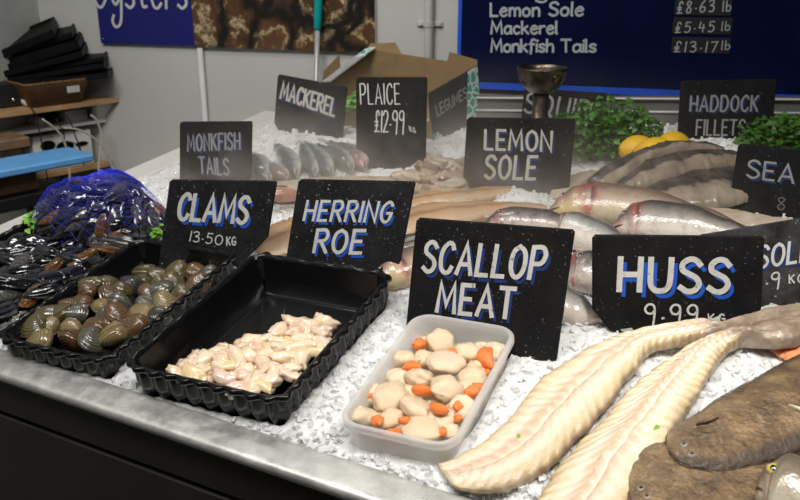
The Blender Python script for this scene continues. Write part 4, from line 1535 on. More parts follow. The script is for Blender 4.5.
# lemons
for i, (x, y, r, lb) in enumerate([(650, 148, 18, 'lemon at the front left of the three lemons'), (644, 146, 16, ''), (673, 146, 17, '')]):
    pass
LM = [((638, 151), 15.5, .040, .2, 'lemon furthest left of the three beside the parsley'), ((657, 156), 18, .045, -.3, 'lemon in front of the other two, touching the grey slabs'), ((673, 149), 17, .040, .9, 'lemon furthest right of the three, stalk end showing')]
for (x, y), r, lift, rz, lb in LM:
    p = at(x, y, lift)
    R = r / F * (p - CAM).length
    b = MB()
    rg = []
    for i in range(25):
        th = pi * i / 24
        X = -cos(th) * 1.18
        q = sin(th) * (1 - .03 * cos(2 * th))
        if abs(X) > 1.06:
            q = max(q, .0) * .9
        X += math.copysign(.10 * max(0, abs(X) - .95) / .23, X)
        rg.append([V((X * R, q * R * .96 * cos(2 * pi * j / 28), q * R * .96 * sin(2 * pi * j / 28))) for j in range(28)])
    b.rings(rg)
    o = thing('lemon', lb, 'lemon', p - V((0, 0, R)), 'lemons by the parsley')
    rot = Euler((.2, .15, rz)).to_matrix()
    mk('rind', [rot @ v + p for v in b.v], b.f, M['lemon'], o, True)
    s = MB()
    s.tube([rot @ V((-R * 1.20, 0, 0)) + p, rot @ V((-R * 1.30, 0, 0)) + p], [R * .12, R * .08], 8)
    mk('stalk_end', s.v, s.f, M['wood_dark'], o, True)
p = at(249, 158, .03)
b = MB()
b.rings([[p + V((.004 * k, 0, 0)) + V((0, .016 * cos(a) * sc, .024 * sin(a) * sc)) for a in [2 * pi * j / 20 for j in range(20)]] for k, sc in ((-1.2, .8), (-1, 1), (1, 1), (1.2, .8))], True, True)
tag(b.build('lemon_slice', M['lemon'], None, True), 'slice of lemon at the edge of the MONKFISH TAILS sign', 'lemon slice')


# leaves
def leaf_cluster(name, label, cat, c, rx, ry, rz, n, size, mat, seed, group=None):
    r = random.Random(seed)
    root = thing(name, label, cat, c, group)
    lb, sb = MB(), MB()
    for i in range(n):
        a = r.uniform(0, 2 * pi)
        q = sqrt(r.random())
        h = r.random()
        tip = c + V((rx * q * cos(a), ry * q * sin(a), rz * (.15 + .85 * h) * (1 - .45 * q * q)))
        base = c + V((rx * .35 * q * cos(a), ry * .35 * q * sin(a), 0))
        if i % 3 == 0:
            mid = base.lerp(tip, .5) + V((0, 0, rz * .08))
            sb.tube([base, mid, tip], [.0012, .001, .0007], 5)
        up = V((r.uniform(-.7, .7), r.uniform(-1., .3), 1)).normalized()
        x = up.orthogonal().normalized()
        x = (Matrix.Rotation(r.uniform(0, 6.28), 3, up) @ x)
        y = up.cross(x)
        s = size * r.uniform(.6, 1.2)
        # three lobed, toothed, slightly cupped leaf
        out = []
        for k in range(15):
            t = k / 14
            an = -2.2 + 4.4 * t
            rad = s * (.62 + .38 * abs(cos(an * 1.5))) * (1 + .14 * (-1) ** k)
            out.append(tip + x * (rad * cos(an)) + y * (rad * sin(an)) - up * (s * .35 * (abs(an) / 2.2) ** 2 * r.uniform(.4, 1)))
        stem = tip - x * (s * .5)
        b0 = len(lb.v)
        lb.v += [stem, tip + up * (s * .12)] + out
        for k in range(14):
            lb.f.append([b0 + 1, b0 + 2 + k, b0 + 3 + k])
        lb.f.append([b0, b0 + 2, b0 + 1])
        lb.f.append([b0, b0 + 1, b0 + 16])
    o = mk('leaves', lb.v, lb.f, M[mat], root, True)
    o['kind'] = 'stuff'
    if sb.v:
        s = mk('stalks', sb.v, sb.f, M[mat], root, True)
    return root


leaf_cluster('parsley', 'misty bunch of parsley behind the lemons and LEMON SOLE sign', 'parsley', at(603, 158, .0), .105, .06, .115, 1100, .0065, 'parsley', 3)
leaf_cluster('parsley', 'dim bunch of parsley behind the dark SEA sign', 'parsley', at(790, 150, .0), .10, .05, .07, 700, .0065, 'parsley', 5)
leaf_cluster('parsley', 'bright parsley sprig by the left end of the mussel net', 'parsley', at(36, 232, .01), .020, .016, .045, 22, .0095, 'parsley_bright', 6)
leaf_cluster('parsley', 'small bright parsley sprig left of the CLAMS sign', 'parsley', at(158, 238, .015), .010, .008, .036, 9, .0095, 'parsley_bright', 8)
leaf_cluster('parsley', 'tiny green leaf scrap on the first huss', 'parsley', PICK[0](520, 437)[0], .001, .001, .001, 1, .0034, 'parsley_bright', 9)
leaf_cluster('parsley', 'green leaf scrap on the huss beside the sole', 'parsley', PICK[1](657, 427)[0], .002, .001, .001, 2, .0042, 'parsley_bright', 10)
# ---------------------------------------------------------------- crushed ice
FL, FR_, RR, RL = (V(q) for q in ((-.829, 1.207), (.92, .249), (1.20, 1.50), (-.285, 1.915)))


def bedxy(a, b):
    return FL.lerp(FR_, a).lerp(RL.lerp(RR, a), b)


def in_hole(x, y, grow=.0):
    z = bedz(x, y)
    for c, ea, eb, ha, hb, n, dep in HOLES:
        d = V((x, y, z)) - c
        u, v = d.dot(ea), d.dot(eb)
        m = min(ha + grow - abs(u), hb + grow - abs(v))
        if m > 0:
            return m, (c - n * dep)
    return 0, None


def ice_h(x, y):
    h = .007 * noise.noise((x * 9, y * 9, 1)) + .006 * noise.noise((x * 28, y * 28, 2))
    d = noise.voronoi((x * 95, y * 95, 0))[0]
    h += .0030 * (d[1] - d[0]) * 1.4
    h += .002 * noise.noise((x * 120, y * 120, 3))
    n = NX * x + NY * y
    h *= min(1, max(.15, (n - .655) / .05 + .3))
    h += -.006 * max(0, 1 - (n - .655) / .035)
    # ice heaped by the mackerel and behind the back row
    for cx, cy, r, k in ((272, 150, .10, .020), (520, 202, .06, .018), (720, 158, .12, .022), (330, 338, .0, 0), (600, 335, .08, .008), (370, 400, .10, .004)):
        if r:
            q = at(cx, cy)
            dd = ((x - q.x) ** 2 + (y - q.y) ** 2) / r ** 2
            if dd < 4:
                h += k * exp(-dd)
    return h


NA_, NB_ = 330, 250
vs, fs = [], []
for j in range(NB_ + 1):
    for i in range(NA_ + 1):
        p = bedxy(i / NA_, j / NB_)
        z = bedz(p.x, p.y) + ice_h(p.x, p.y)
        m, c = in_hole(p.x, p.y, .004)
        if m > 0:
            z = min(z, bedz(p.x, p.y) - .052 * min(1, m / .004))
        vs.append(V((p.x, p.y, z)))
for j in range(NB_):
    for i in range(NA_):
        a = j * (NA_ + 1) + i
        fs.append([a, a + 1, a + NA_ + 2, a + NA_ + 1])
o = mk('crushed_ice', vs, fs, M['ice'], None, True)
tag(o, 'bed of crushed ice covering the whole fish counter', 'ice', None, 'stuff')
ri = random.Random(3)
vs, fs = [], []
cnt = 0
while cnt < 9000:
    a, b = ri.random(), ri.random() ** 1.5
    p = bedxy(a, b)
    n = NX * p.x + NY * p.y
    if n < .662 or in_hole(p.x, p.y, .012)[0] > 0:
        continue
    q = proj(V((p.x, p.y, bedz(p.x, p.y))))
    if not (-60 < q[0] < 860 and 100 < q[1] < 540):
        continue
    if p.y > 1.45 and ri.random() < .4:
        continue
    cnt += 1
    s = ri.uniform(.0018, .0046) * (1.25 if ri.random() < .15 else 1)
    c = V((p.x, p.y, bedz(p.x, p.y) + ice_h(p.x, p.y) + s * .12))
    R = Euler((ri.uniform(0, 6), ri.uniform(0, 6), ri.uniform(0, 6))).to_matrix()
    e = V((s * ri.uniform(.7, 1.5), s * ri.uniform(.6, 1.1), s * ri.uniform(.3, .7)))
    b0 = len(vs)
    for z in (-1, 1):
        for x, y in ((-1, -1), (1, -1), (1, 1), (-1, 1)):
            k = V((x * e.x * ri.uniform(.55, 1.1), y * e.y * ri.uniform(.55, 1.1), z * e.z * ri.uniform(.6, 1.1)))
            vs.append(c + R @ k)
    fs += [[b0 + i for i in q_] for q_ in ([3, 2, 1, 0], [4, 5, 6, 7], [0, 1, 5, 4], [1, 2, 6, 5], [2, 3, 7, 6], [3, 0, 4, 7])]
o = mk('ice_chips', vs, fs, M['ice_chip'], None, False)
tag(o, 'loose glassy ice chips scattered over the crushed ice', 'ice', None, 'stuff')


# ---------------------------------------------------------------- counter
def bp(x, y, dz=0.):
    return V((x, y, bedz(x, y) + dz))


DF = V((.875, -.485, 0)).normalized()                    # along the front, to the right
DN = V((.485, .875, 0))                                  # inward
root = thing('fish_counter', 'steel-rimmed fish counter with a black front panel under the ice', 'counter', V((.35, 1.0, 0)))
f0, f1 = bp(FL.x, FL.y), bp(FR_.x, FR_.y)
f0 = f0 - DF * .02
# front lip: inner upstand, flat ledge, rounded nose, drip edge
prof = [(.012, -.030), (.010, -.004), (.004, -.0015), (0, .001), (-.004, .0005), (-.033, -.0035), (-.0385, -.0055), (-.041, -.009), (-.041, -.016), (-.037, -.018)]
b = MB()
R = []
for s in range(41):
    q = f0.lerp(f1, s / 40)
    R.append([q + DN * a + V((0, 0, z - .002)) for a, z in prof])
b.rings(R, closed=False)
mk('steel_front_rim', b.v, b.f, M['steel'], root, True)
# black front: upper fascia with a groove, lower panel
b = MB()
R = []
for a, z in [(-.030, -.018), (-.030, -.075), (-.020, -.0775), (-.020, -.0825), (-.030, -.085), (-.030, -.80), (.02, -.80)]:
    R.append([f0 + DN * a + V((0, 0, z)), f1 + DN * a + V((0, 0, z))])
b.rings(R, closed=False)
mk('front_panel', b.v, b.f, M['panel_black'], root, False)
b = MB()
toe = [(-.010, -.80), (-.010, -.882), (.05, -.882)]
b.rings([[f0 + DN * a + V((0, 0, z)), f1 + DN * a + V((0, 0, z))] for a, z in toe], closed=False)
mk('plinth', b.v, b.f, M['panel_black'], root, False)
# left rim: flat white metal edge
l0, l1 = bp(FL.x, FL.y), bp(RL.x, RL.y)
dl = (l1 - l0).normalized()
side = V((-dl.y, dl.x, 0)).normalized()                   # outward (left)
l0 = l0 - dl * .03
l1 = l1 + dl * .03
b = MB()
pr = [(-.012, -.02), (-.004, .004), (0, .0065), (.058, .0065), (.062, .003), (.062, -.05)]
b.rings([[q + side * a + V((0, 0, z)) for a, z in pr] for q in (l0, l0.lerp(l1, .5), l1)], closed=False)
mk('white_side_rim', b.v, b.f, M['white_metal'], root, False)
b = MB()
b.rings([[l0 + side * .055 + V((0, 0, -.03)), l1 + side * .055 + V((0, 0, -.03))], [V((l0.x, l0.y, .02)) + side * .055, V((l1.x, l1.y, .02)) + side * .055]], closed=False)
mk('side_panel', b.v, b.f, M['panel_black'], root, False)
# pan below the ice
b = MB()
q = [bp(v.x, v.y, -.075) for v in (FL, FR_, RR, RL)]
b.hexa([v + V((0, 0, -.01)) for v in q] + q)
mk('display_pan', b.v, b.f, M['steel'], root, False)
# rear upstand and ledge under the menu board
r0, r1 = bp(RL.x, RL.y), bp(RR.x, RR.y)
dr = (r1 - r0).normalized()
bk = V((-dr.y, dr.x, 0)).normalized()
if bk.y < 0:
    bk = -bk
b = MB()
pr = [(-.002, -.05), (-.002, .024), (-.005, .026), (-.005, .030), (.004, .032), (.004, .048), (-.003, .050), (-.003, .056), (.012, .057), (.012, -.05)]
b.rings([[q + bk * a + V((0, 0, z)) for a, z in pr] for q in (r0.lerp(r1, .30), r1)], closed=False)
mk('rear_upstand', b.v, b.f, M['upstand'], root, False)
b = MB()
for h in (.028, .054):
    q0, q1 = r0.lerp(r1, .30) - bk * .006, r1 - bk * .006
    b.tube([q0 + V((0, 0, h)), q1 + V((0, 0, h))], .0022, 8)
mk('upstand_trim', b.v, b.f, M['conduit'], root, True)

# ---------------------------------------------------------------- room
WR = radians(15.5)
WD = V((cos(WR), -sin(WR), 0))                           # along the back wall, to the right
WO = V((0, 2.03, 0))
WP = Plane(WO, WD, V((0, 0, 1)))
u_c, _ = WP.uv(40, 20)                                   # the corner with the side wall
b = MB()
a0, a1 = WP.P(u_c, 0), WP.P(3.2, 0)
bkv = -WP.en
b.hexa([a0, a1, a1 + bkv * .1, a0 + bkv * .1] + [q + V((0, 0, 2.9)) for q in (a0, a1, a1 + bkv * .1, a0 + bkv * .1)])
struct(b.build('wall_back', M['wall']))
b = MB()
c0 = WP.P(u_c, 0)
c1 = c0 + WP.en * 2.6
lf = -WD
b.hexa([c0 + bkv * .1, c1, c1 + lf * .1, c0 + lf * .1 + bkv * .1][::-1] + [q + V((0, 0, 2.9)) for q in [c0 + bkv * .1, c1, c1 + lf * .1, c0 + lf * .1 + bkv * .1][::-1]])
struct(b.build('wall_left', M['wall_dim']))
b = MB()
b.hexa([V(q) for q in ((-2.6, -2.5, -.05), (3.6, -2.5, -.05), (3.6, 3.2, -.05), (-2.6, 3.2, -.05), (-2.6, -2.5, 0), (3.6, -2.5, 0), (3.6, 3.2, 0), (-2.6, 3.2, 0))])
struct(b.build('floor', M['floor']))


def wbox(name, u0, u1, z0, z1, o0, o1, mat, parent=None, smooth=False):
    b = MB()
    q = [WP.P(u, z, o) for z in (z0, z1) for u, o in ((u0, o1), (u1, o1), (u1, o0), (u0, o0))]
    b.hexa(q)
    return b.build(name, mat, parent, smooth)


# oyster banner
uL, zB = WP.uv(101, 43, .012)
uR, zB2 = WP.uv(195, 46, .012)
r_ = thing('banner', 'dark blue wall banner with white handwritten Oysters lettering', 'sign', WP.P((uL + uR) / 2, zB, 0))
wbox('banner_board', uL, uR, zB, zB + .38, .001, .012, M['navy_sign'], r_)
vs, fs = lettering(WP, 'Oysters', (97, 7), (189, 8), (95, -32), .075, .0126, .22)
mk('lettering', vs, fs, M['white_paint'], r_, False)
uS, zS = WP.uv(103.5, 39, .013)
b = MB()
b.lathe(V((0, 0, 0)), [(.0025, 0), (.0025, .0012), (.0012, .002)], 10, True, True)
mk('screw_head', [WP.P(uS + v.x, zS + v.y, .012 + v.z) for v in b.v], b.f, M['chrome'], r_, True)
# oyster photo
uL2, zb = WP.uv(194, 47, .014)
uR2, zb2 = WP.uv(375, 51, .014)
r_ = thing('photo_panel', 'large wall photograph of rough brown oyster shells', 'picture', WP.P((uL2 + uR2) / 2, zb, 0))
wbox('print', uL2 + .002, uR2, zb, zb + .36, .012, .0135, M['oyster_print'], r_)
wbox('backing_board', uL2 + .002, uR2, zb, zb + .36, .001, .012, M['white_plastic'], r_)
# conduits
u1, _ = WP.uv(203, 90, .012)
b = MB()
b.tube([WP.P(u1, .2, .012), WP.P(u1, zb - .002, .012)], .0075, 12)
tag(b.build('wall_pipe', M['conduit'], None, True), 'thin white pipe on the wall below the oyster photograph', 'pipe')
u2, zc = WP.uv(429, 24, .012)
r_ = thing('wall_pipe', 'white pipe with a clip beside the blue menu board', 'pipe', WP.P(u2, .2, 0))
b = MB()
b.tube([WP.P(u2, .2, .013), WP.P(u2, 2.6, .013)], .0105, 12)
mk('pipe', b.v, b.f, M['conduit'], r_, True)
b = MB()
b.tube([WP.P(u2, zc - .006, .013), WP.P(u2, zc + .006, .013)], .0125, 14)
cc = WP.P(u2, zc, .004)
b.obox(cc, WD, V((0, 0, 1)), WP.en, .030, .006, .003, .0015)
for s in (-1, 1):
    b.tube([WP.P(u2 + s * .022, zc, .006), WP.P(u2 + s * .022, zc, .010)], .0045, 10)
mk('pipe_clip', b.v, b.f, M['pipe_clip'], r_, False)

# menu board
uM, zM = WP.uv(457, 60, .02)
_, zMb = WP.uv(700, 98, .02)
r_ = thing('menu_board', 'dark blue fish menu board in a bright blue frame', 'menu board', WP.P(uM + .5, zMb, 0))
wbox('board', uM + .006, uM + 1.55, zMb + .012, zMb + .75, .001, .016, M['navy_menu'], r_)
fr_ = MB()
for (a, c, d, e) in ((uM, uM + .0085, zMb, zMb + .75), (uM, uM + 1.55, zMb, zMb + .0145)):
    q = [WP.P(u, z, o) for z in (d, e) for u, o in ((a, .020), (c, .020), (c, .001), (a, .001))]
    fr_.hexa(q)
fr_.build('frame', M['blue_frame'], r_)
for txt, A_, B_, C_, gp in (('Lemon', (492, 15.5), (540, 15.5), (492, 3), .2), ('Sole', (550, 15), (583, 15), (551, 2), .2), ('Mackerel', (492.5, 33), (557.5, 33), (492.5, 21), .18), ('Monkfish', (492.5, 51), (554, 51), (492.5, 39), .16),
                            ('Tails', (562, 51), (596, 51), (562, 39), .16), ('Haddock', (492, -3), (545, -3), (492, -16), .18)):
    if txt == 'Haddock':
        txt = 'Hg'
        continue
    vs, fs = lettering(WP, txt, A_, B_, C_, .19, .0166, gp)
    mk('lettering', vs, fs, M['menu_paint'], r_, False)
b = MB()
vs, fs = [], []
pts = crom([WP.uv(*q, .016) for q in ((547, -6), (546, .5), (541, 2.2), (536, .5))], 5)
ribbon(vs, fs, pts, .0045, WP.P, .0166)
mk('lettering', vs, fs, M['menu_paint'], r_, False)
for txt, ut, A_, B_, C_, box, sm in (('£8.63', 'lb', (677, 13), (713, 11), (678, 1.5), (674, -6, 733, 14.5), .11), ('£5.45', 'lb', (675, 32), (713, 31), (676, 22), (672, 18, 733, 33), .11), ('£13.17', 'lb', (674, 51), (716, 51), (675, 41), (671, 38, 731, 52), .11)):
    ua, za = WP.uv(box[0], box[3], .016)
    ub, zb_ = WP.uv(box[2], box[1], .016)
    s = wbox('price_strip', ua, ub, za, zb_, .016, .0172, M['black_strip'], r_)
    vs, fs = lettering(WP, txt, A_, B_, C_, sm, .0177, .36)
    yb, yt = A_[1], C_[1]
    o = mk('price', vs, fs, M['menu_paint'], r_, False)
    sub(o, s)
    x0 = {14.5: 722, 33: 721, 52: 721}[box[3]]
    vs, fs = lettering(WP, ut, (x0, yb - 2), (x0 + 7.5, yb - 2.5), (x0 + 1, yt - 1), .11, .0177, .3)
    o = mk('price_unit', vs, fs, M['menu_paint'], r_, False)
    sub(o, s)

# mop handle leaning on the wall
p0, p1 = WP.P(WP.uv(317, 82, .06)[0] - .004, .35, .10), None
ua, za = WP.uv(317.5, 29, .03)
ub, zb3 = WP.uv(319.5, -30, .03)
a_, c_ = WP.P(ua, za, .03), WP.P(ub, zb3, .03)
low = a_ + (a_ - c_) * 4.2
low = V((low.x, low.y, .35)) if low.z < .35 else low
ud, zd = WP.uv(316.5, 100, .05)
low = WP.P(ud, zd, .055)
low2 = low + (low - a_).normalized() * .6
r_ = thing('mop_handle', 'grey cleaning pole with a teal grip leaning on the wall', 'mop handle', low2)
b = MB()
b.tube([low2, low, a_], .0062, 12)
mk('pole', b.v, b.f, M['grey_pole'], r_, True)
b = MB()
d_ = (c_ - a_).normalized()
b.tube([a_ - d_ * .002, a_ + d_ * .002, a_ + d_ * .03, c_, c_ + d_ * .1], [.0075, .0095, .0098, .0105, .0105], 14)
mk('teal_grip', b.v, b.f, M['teal'], r_, True)

# ---------------------------------------------------------------- corner shelf
us, zs = WP.uv(119, 97.5, .0)
W1 = WP.P(us, zs, .002)
Q = onz(0, 113, zs)
dirn = (Q - W1).normalized()
Lx = WP.P(u_c + .002, zs, .002)
far = W1 + dirn * .62
b = MB()
k = c0 + WP.en * .46
poly = [W1, W1 + dirn * .5, V((c0.x, c0.y, zs)) + WP.en * .40 + WD * .004, Lx]
poly = [V((q.x, q.y, zs)) for q in poly]
n_ = len(poly)
b.rings([[q - V((0, 0, .012)) for q in poly], poly], True, True)
sh = thing('corner_shelf', 'wooden shelf unit in the corner behind the counter', 'shelf', V((poly[2].x, poly[2].y, zs - .2)))
mk('shelf_board', b.v, b.f, M['wood'], sh, False)
ul, zl = WP.uv(106, 119, .0)
poly2 = [WP.P(ul, zl, .002), WP.P(ul, zl, .002) + dirn * .45, V((c0.x, c0.y, zl)) + WP.en * .36 + WD * .004, WP.P(u_c + .002, zl, .002)]
poly2 = [V((q.x, q.y, zl)) for q in poly2]
b = MB()
b.rings([[q - V((0, 0, .008)) for q in poly2], poly2], True, True)
mk('lower_shelf', b.v, b.f, M['white_plastic'], sh, False)
ub3, zb4 = WP.uv(113, 161, .0)
poly3 = [WP.P(ub3, zb4, .002), WP.P(ub3, zb4, .002) + dirn * .45, V((c0.x, c0.y, zb4)) + WP.en * .36 + WD * .004, WP.P(u_c + .002, zb4, .002)]
poly3 = [V((q.x, q.y, zb4)) for q in poly3]
b = MB()
b.rings([[q - V((0, 0, .012)) for q in poly3], poly3], True, True)
mk('bottom_board', b.v, b.f, M['wood'], sh, False)
b = MB()
e0, e1 = WP.P(us - .015, zs - .012, .002), WP.P(ul - .004, zl, .002)
b.rings([[e0, e0 + dirn * .05, e1 + dirn * .02, e1], [q - WD * .012 for q in (e0, e0 + dirn * .05, e1 + dirn * .02, e1)]], True, True)
mk('end_bracket', b.v, b.f, M['white_plastic'], sh, False)

# wicker basket standing on the shelf (long sides along the shelf edge)
SX = -dirn
SX = V((SX.x, SX.y, 0)).normalized()
SY = V((-SX.y, SX.x, 0))
bc = (onz(26, 107, zs) + onz(90, 103, zs)) / 2 + SY * .045
hl = (onz(90, 103, zs) - onz(26, 107, zs)).length / 2
bs = thing('wicker_basket', 'brown wicker basket under black trays on the corner shelf', 'basket', bc)
b = MB()
R = []
for h, g, t in ((0, -.008, 0), (.056, .010, 0), (.060, .013, 0), (.062, .010, 0), (.056, .004, 0), (.006, -.012, 0)):
    r = []
    for x, y, nx, ny, s in rrect(hl + g, .055 + g, .015, 48):
        r.append(bc + SX * x + SY * y + V((0, 0, h + .0012 * sin(s * 2 * pi * 24) * (h > .01))))
    R.append(r)
b.rings(R, True, True)
mk('basket_body', b.v, b.f, M['wicker'], bs, True)
tagc = bc + SX * (hl * .45) - SY * .066 + V((0, 0, .038))
b = MB()
b.obox(tagc, SX, SY, V((0, 0, 1)), .016, .0012, .008)
mk('label_tag', b.v, b.f, M['paper'], bs, False)

# black trays heaped on the basket: (left px, right px) of the near edge, thickness px
HB = [((18, 82), (108, 74), 4, 0.0), ((8, 79), (104, 64), 4, .01), ((6, 74), (104, 57.5), 3.5, .02), ((2, 73), (82, 53), 4.5, .0), ((0, 68), (79, 43.5), 5, .015), ((-4, 63), (77, 41), 4, .02), ((-4, 58), (72, 33), 4.5, .03), ((-8, 56), (53, 31), 6, .0)]
tl = []
yb = (bc - SY * .05).y
for i, (a, c, th, dy) in enumerate(HB):
    A1, C1 = ony(*a, yb + dy + .02), ony(*c, yb + .05 + dy)
    ax = (C1 - A1)
    L_ = ax.length
    ax.normalize()
    ay = (SY - ax * SY.dot(ax)).normalized()
    az = ax.cross(ay)
    t_ = th / F * A1.y
    cen = (A1 + C1) / 2 + ay * .05 - az * t_ * .5
    r_ = thing('plastic_tray', None, 'tray', cen, 'black trays heaped on the basket')
    b = MB()
    b.obox(cen, ax, ay, az, L_ / 2, .055, t_ / 2, .002)
    mk('tray_base', b.v, b.f, M['tray_plastic'], r_, False)
    b = MB()
    for s in (-1, 1):
        b.obox(cen + ay * (.052 * s) + az * (t_ * .6), ax, ay, az, L_ / 2, .003, t_ * .25)
        b.obox(cen + ax * ((L_ / 2 - .003) * s) + az * (t_ * .6), ax, ay, az, .003, .055, t_ * .25)
    mk('tray_rim', b.v, b.f, M['tray_plastic'], r_, False)
    r_['label'] = f'black plastic tray, {["lowest", "second", "third", "fourth", "fifth", "sixth", "seventh", "topmost"][i]}{" from bottom" if 0 < i < 7 else ""} in the heap on the wicker basket'

# black box with a knob, grey object above, roll
cb = onz(2, 111, zs) + SY * .05
bx = thing('black_box', 'black box with a small round knob on the corner shelf', 'box', cb)
b = MB()
tr = onz(25, 106, zs)
hx = .062
cen = tr - SX * hx + SY * .045 + V((0, 0, .030))
b.obox(cen, SX, SY, V((0, 0, 1)), hx, .045, .029, .003)
mk('box_body', b.v, b.f, M['black_box'], bx, False)
b = MB()
kp = cen - SY * .045 + SX * (hx * .55) - V((0, 0, .010))
b.tube([kp, kp - SY * .005, kp - SY * .008], [.0050, .0050, .003], 12)
mk('knob', b.v, b.f, M['chrome'], bx, True)
b = MB()
gp = cen + V((0, 0, .030)) - SX * .040
b.rings([[gp + V((0, 0, z)) + SX * (r * cos(a)) + SY * (r * sin(a)) for a in [2 * pi * j / 20 for j in range(20)]] for z, r in ((0, .022), (.01, .024), (.035, .022), (.045, .015), (.047, .008))], True, True)
tag(b.build('plastic_pot', M['conduit'], None, True), 'pale grey plastic pot on the black box at the left edge', 'pot')
rc = onz(31, 107, zs) + SY * .012 + V((0, 0, .0135))
b = MB()
R = []
for q, r in ((-.010, .0135), (.010, .0135), (.010, .006), (-.010, .006)):
    R.append([rc - SY * q + (SX * cos(2 * pi * j / 24) + V((0, 0, 1)) * sin(2 * pi * j / 24)) * r for j in range(24)])
R.append(R[0])
b.rings(R)
tag(b.build('tape_roll', M['white_plastic'], None, True), 'small white roll of tape between black box and basket', 'tape roll')

# adaptors on the lower shelf
for nm, xa, xb, py, hgt, mat, lb in (('power_adaptor', 66, 91, 121.5, .030, 'white_plastic', 'white power adaptor box on the lower corner shelf'), ('power_adaptor', 48, 62, 124, .022, 'black_plastic', 'black power adaptor beside the white one'), ('power_adaptor', 37, 47, 126, .018, 'white_plastic', 'small pale power adaptor left of the black one')):
    a, c = onz(xa, py, zl), onz(xb, py - 1.2, zl)
    hx = (c - a).length / 2
    b = MB()
    b.obox((a + c) / 2 + SY * .03 + V((0, 0, hgt / 2)), SX, SY, V((0, 0, 1)), hx, .025, hgt / 2, .003)
    tag(b.build(nm, M[mat]), lb, 'power adaptor')
# white box with dark grips on the bottom board
a, c = onz(36, 173, zb4), onz(98, 164.5, zb4)
hx = (c - a).length / 2
cen = (a + c) / 2 + SY * .035
wb = thing('white_carton', 'white box with dark oval openings below the corner shelf', 'box', cen)
hh = (ony(98, 130, c.y).z - c.z) / 2
b = MB()
b.obox(cen + V((0, 0, hh)), SX, SY, V((0, 0, 1)), hx, .03, hh, .003)
mk('box_body', b.v, b.f, M['white_plastic'], wb, False)
for fx, fz, rx, rz in ((-.52, .45, .020, .013), (.05, .25, .024, .014), (.62, .25, .018, .006)):
    b = MB()
    ce = cen + V((0, 0, hh)) + SX * (hx * fx) + V((0, 0, hh * fz)) - SY * .0302
    b.rings([[ce - SY * o + SX * (rx * cos(2 * pi * j / 20) * s) + V((0, 0, 1)) * (rz * sin(2 * pi * j / 20) * s) for j in range(20)] for o, s in ((0, 1.), (.002, .95), (.001, .75), (.0008, .01))])
    mk('oval_opening', b.v, b.f, M['black_plastic'], wb, True)

# cables
CB = [('black_cable', .0017, [(30, 107), (36, 115), (39, 128), (42, 145), (45, 166), (48, 180)], 'black cable hanging from the tape roll past the white box'),
      ('cream_cable', .0028, [(42, 119), (52, 126), (60, 134), (66, 147), (69, 165), (70, 184), (69, 196)], 'thick cream cable hanging behind the blue board'),
      ('black_cable', .0017, [(56, 119), (60, 126), (64, 135), (64, 142)], 'black cable dropping from the black adaptor'),
      ('black_cable', .0017, [(66, 115), (71, 123), (75, 135), (80, 148), (84, 165)], 'black cable from the white adaptor to the bottom board'),
      ('white_cable', .0030, [(91, 115), (97, 121), (101, 133), (101, 148), (99, 162), (99, 176), (103, 186)], 'white cable hanging right of the shelf adaptors'),
      ('white_cable', .0026, [(64, 128), (76, 129), (88, 134), (98, 142), (106, 152), (111, 164), (115, 178)], 'white cable looping across to the wall corner'),
      ('black_cable', .0013, [(62, 147), (68, 142), (76, 144), (80, 150)], 'thin black cable bow across the front of white box')]
for mt, r, pts, lb in CB:
    yy = (onz(98, 164.5, zb4)).y - .02
    FPL = Plane(V((W1.x, W1.y, 0)), SX, V((0, 0, 1)))
    P = [FPL.P(*FPL.uv(x, y, .012), .012) for x, y in pts]
    b = MB()
    b.tube([V(p) for p in crom([tuple(p) for p in P], 6)], r, 8)
    tag(b.build('cable', M['cream_cable' if mt != 'black_cable' else 'black_cable'], None, True), lb, 'cable')

# blue board on a wooden block on a dark bench, a brown board on top
zt = 1.4 - .445
ct = 1.58
e0, e1 = onz(94, 154, zt), onz(0, 171, zt)
ex_ = (e0 - e1).normalized()
back = onz(30, 144, zt)
ey_ = V((-ex_.y, ex_.x, 0))
w_ = abs((back - e0).dot(ey_))
Lb = .55
b = MB()
w_ = min(.12, max(w_, .05))
cen = e0 - ex_ * (Lb / 2) + ey_ * (w_ / 2) - V((0, 0, .009))
b.obox(cen, ex_, ey_, V((0, 0, 1)), Lb / 2, w_ / 2, .009, .004)
tag(b.build('cutting_board', M['blue_board'], None, False), 'bright blue plastic cutting board at the left edge', 'cutting board')
b = MB()
wc = onz(29, 146.5, zt) - ex_ * .16 + ey_ * .035 + V((0, 0, .0135))
b.obox(wc, ex_, ey_, V((0, 0, 1)), .16, .05, .013, .004)
tag(b.build('wooden_board', M['wood_dark']), 'brown wooden board lying on the blue cutting board', 'board')
b = MB()
kc = onz(38, 178, zt - .045) - ex_ * .20 + ey_ * .05
kc.z = zt - .018 - .027
b.obox(kc, ex_, ey_, V((0, 0, 1)), .20, .05, .027, .004)
tag(b.build('wooden_block', M['wood_dark']), 'brown wooden block under the blue cutting board', 'block')
b = MB()
bench = thing('prep_bench', 'dark prep bench beneath the blue board, left of the counter', 'bench', V((kc.x, kc.y, 0)))
tz = zt - .018 - .054
tc = kc + ex_ * .01
tc = kc + ex_ * .05
b.obox(V((tc.x, tc.y, tz - .015)), ex_, ey_, V((0, 0, 1)), .20, .075, .015, .003)
mk('bench_top', b.v, b.f, M['black_box'], bench, False)
for sx in (-1, 1):
    for sy in (-1, 1):
        b = MB()
        b.obox(V((tc.x, tc.y, (tz - .03) / 2)) + ex_ * (.18 * sx) + ey_ * (.06 * sy), ex_, ey_, V((0, 0, 1)), .014, .014, (tz - .03) / 2)
        mk('leg', b.v, b.f, M['black_box'], bench, False)

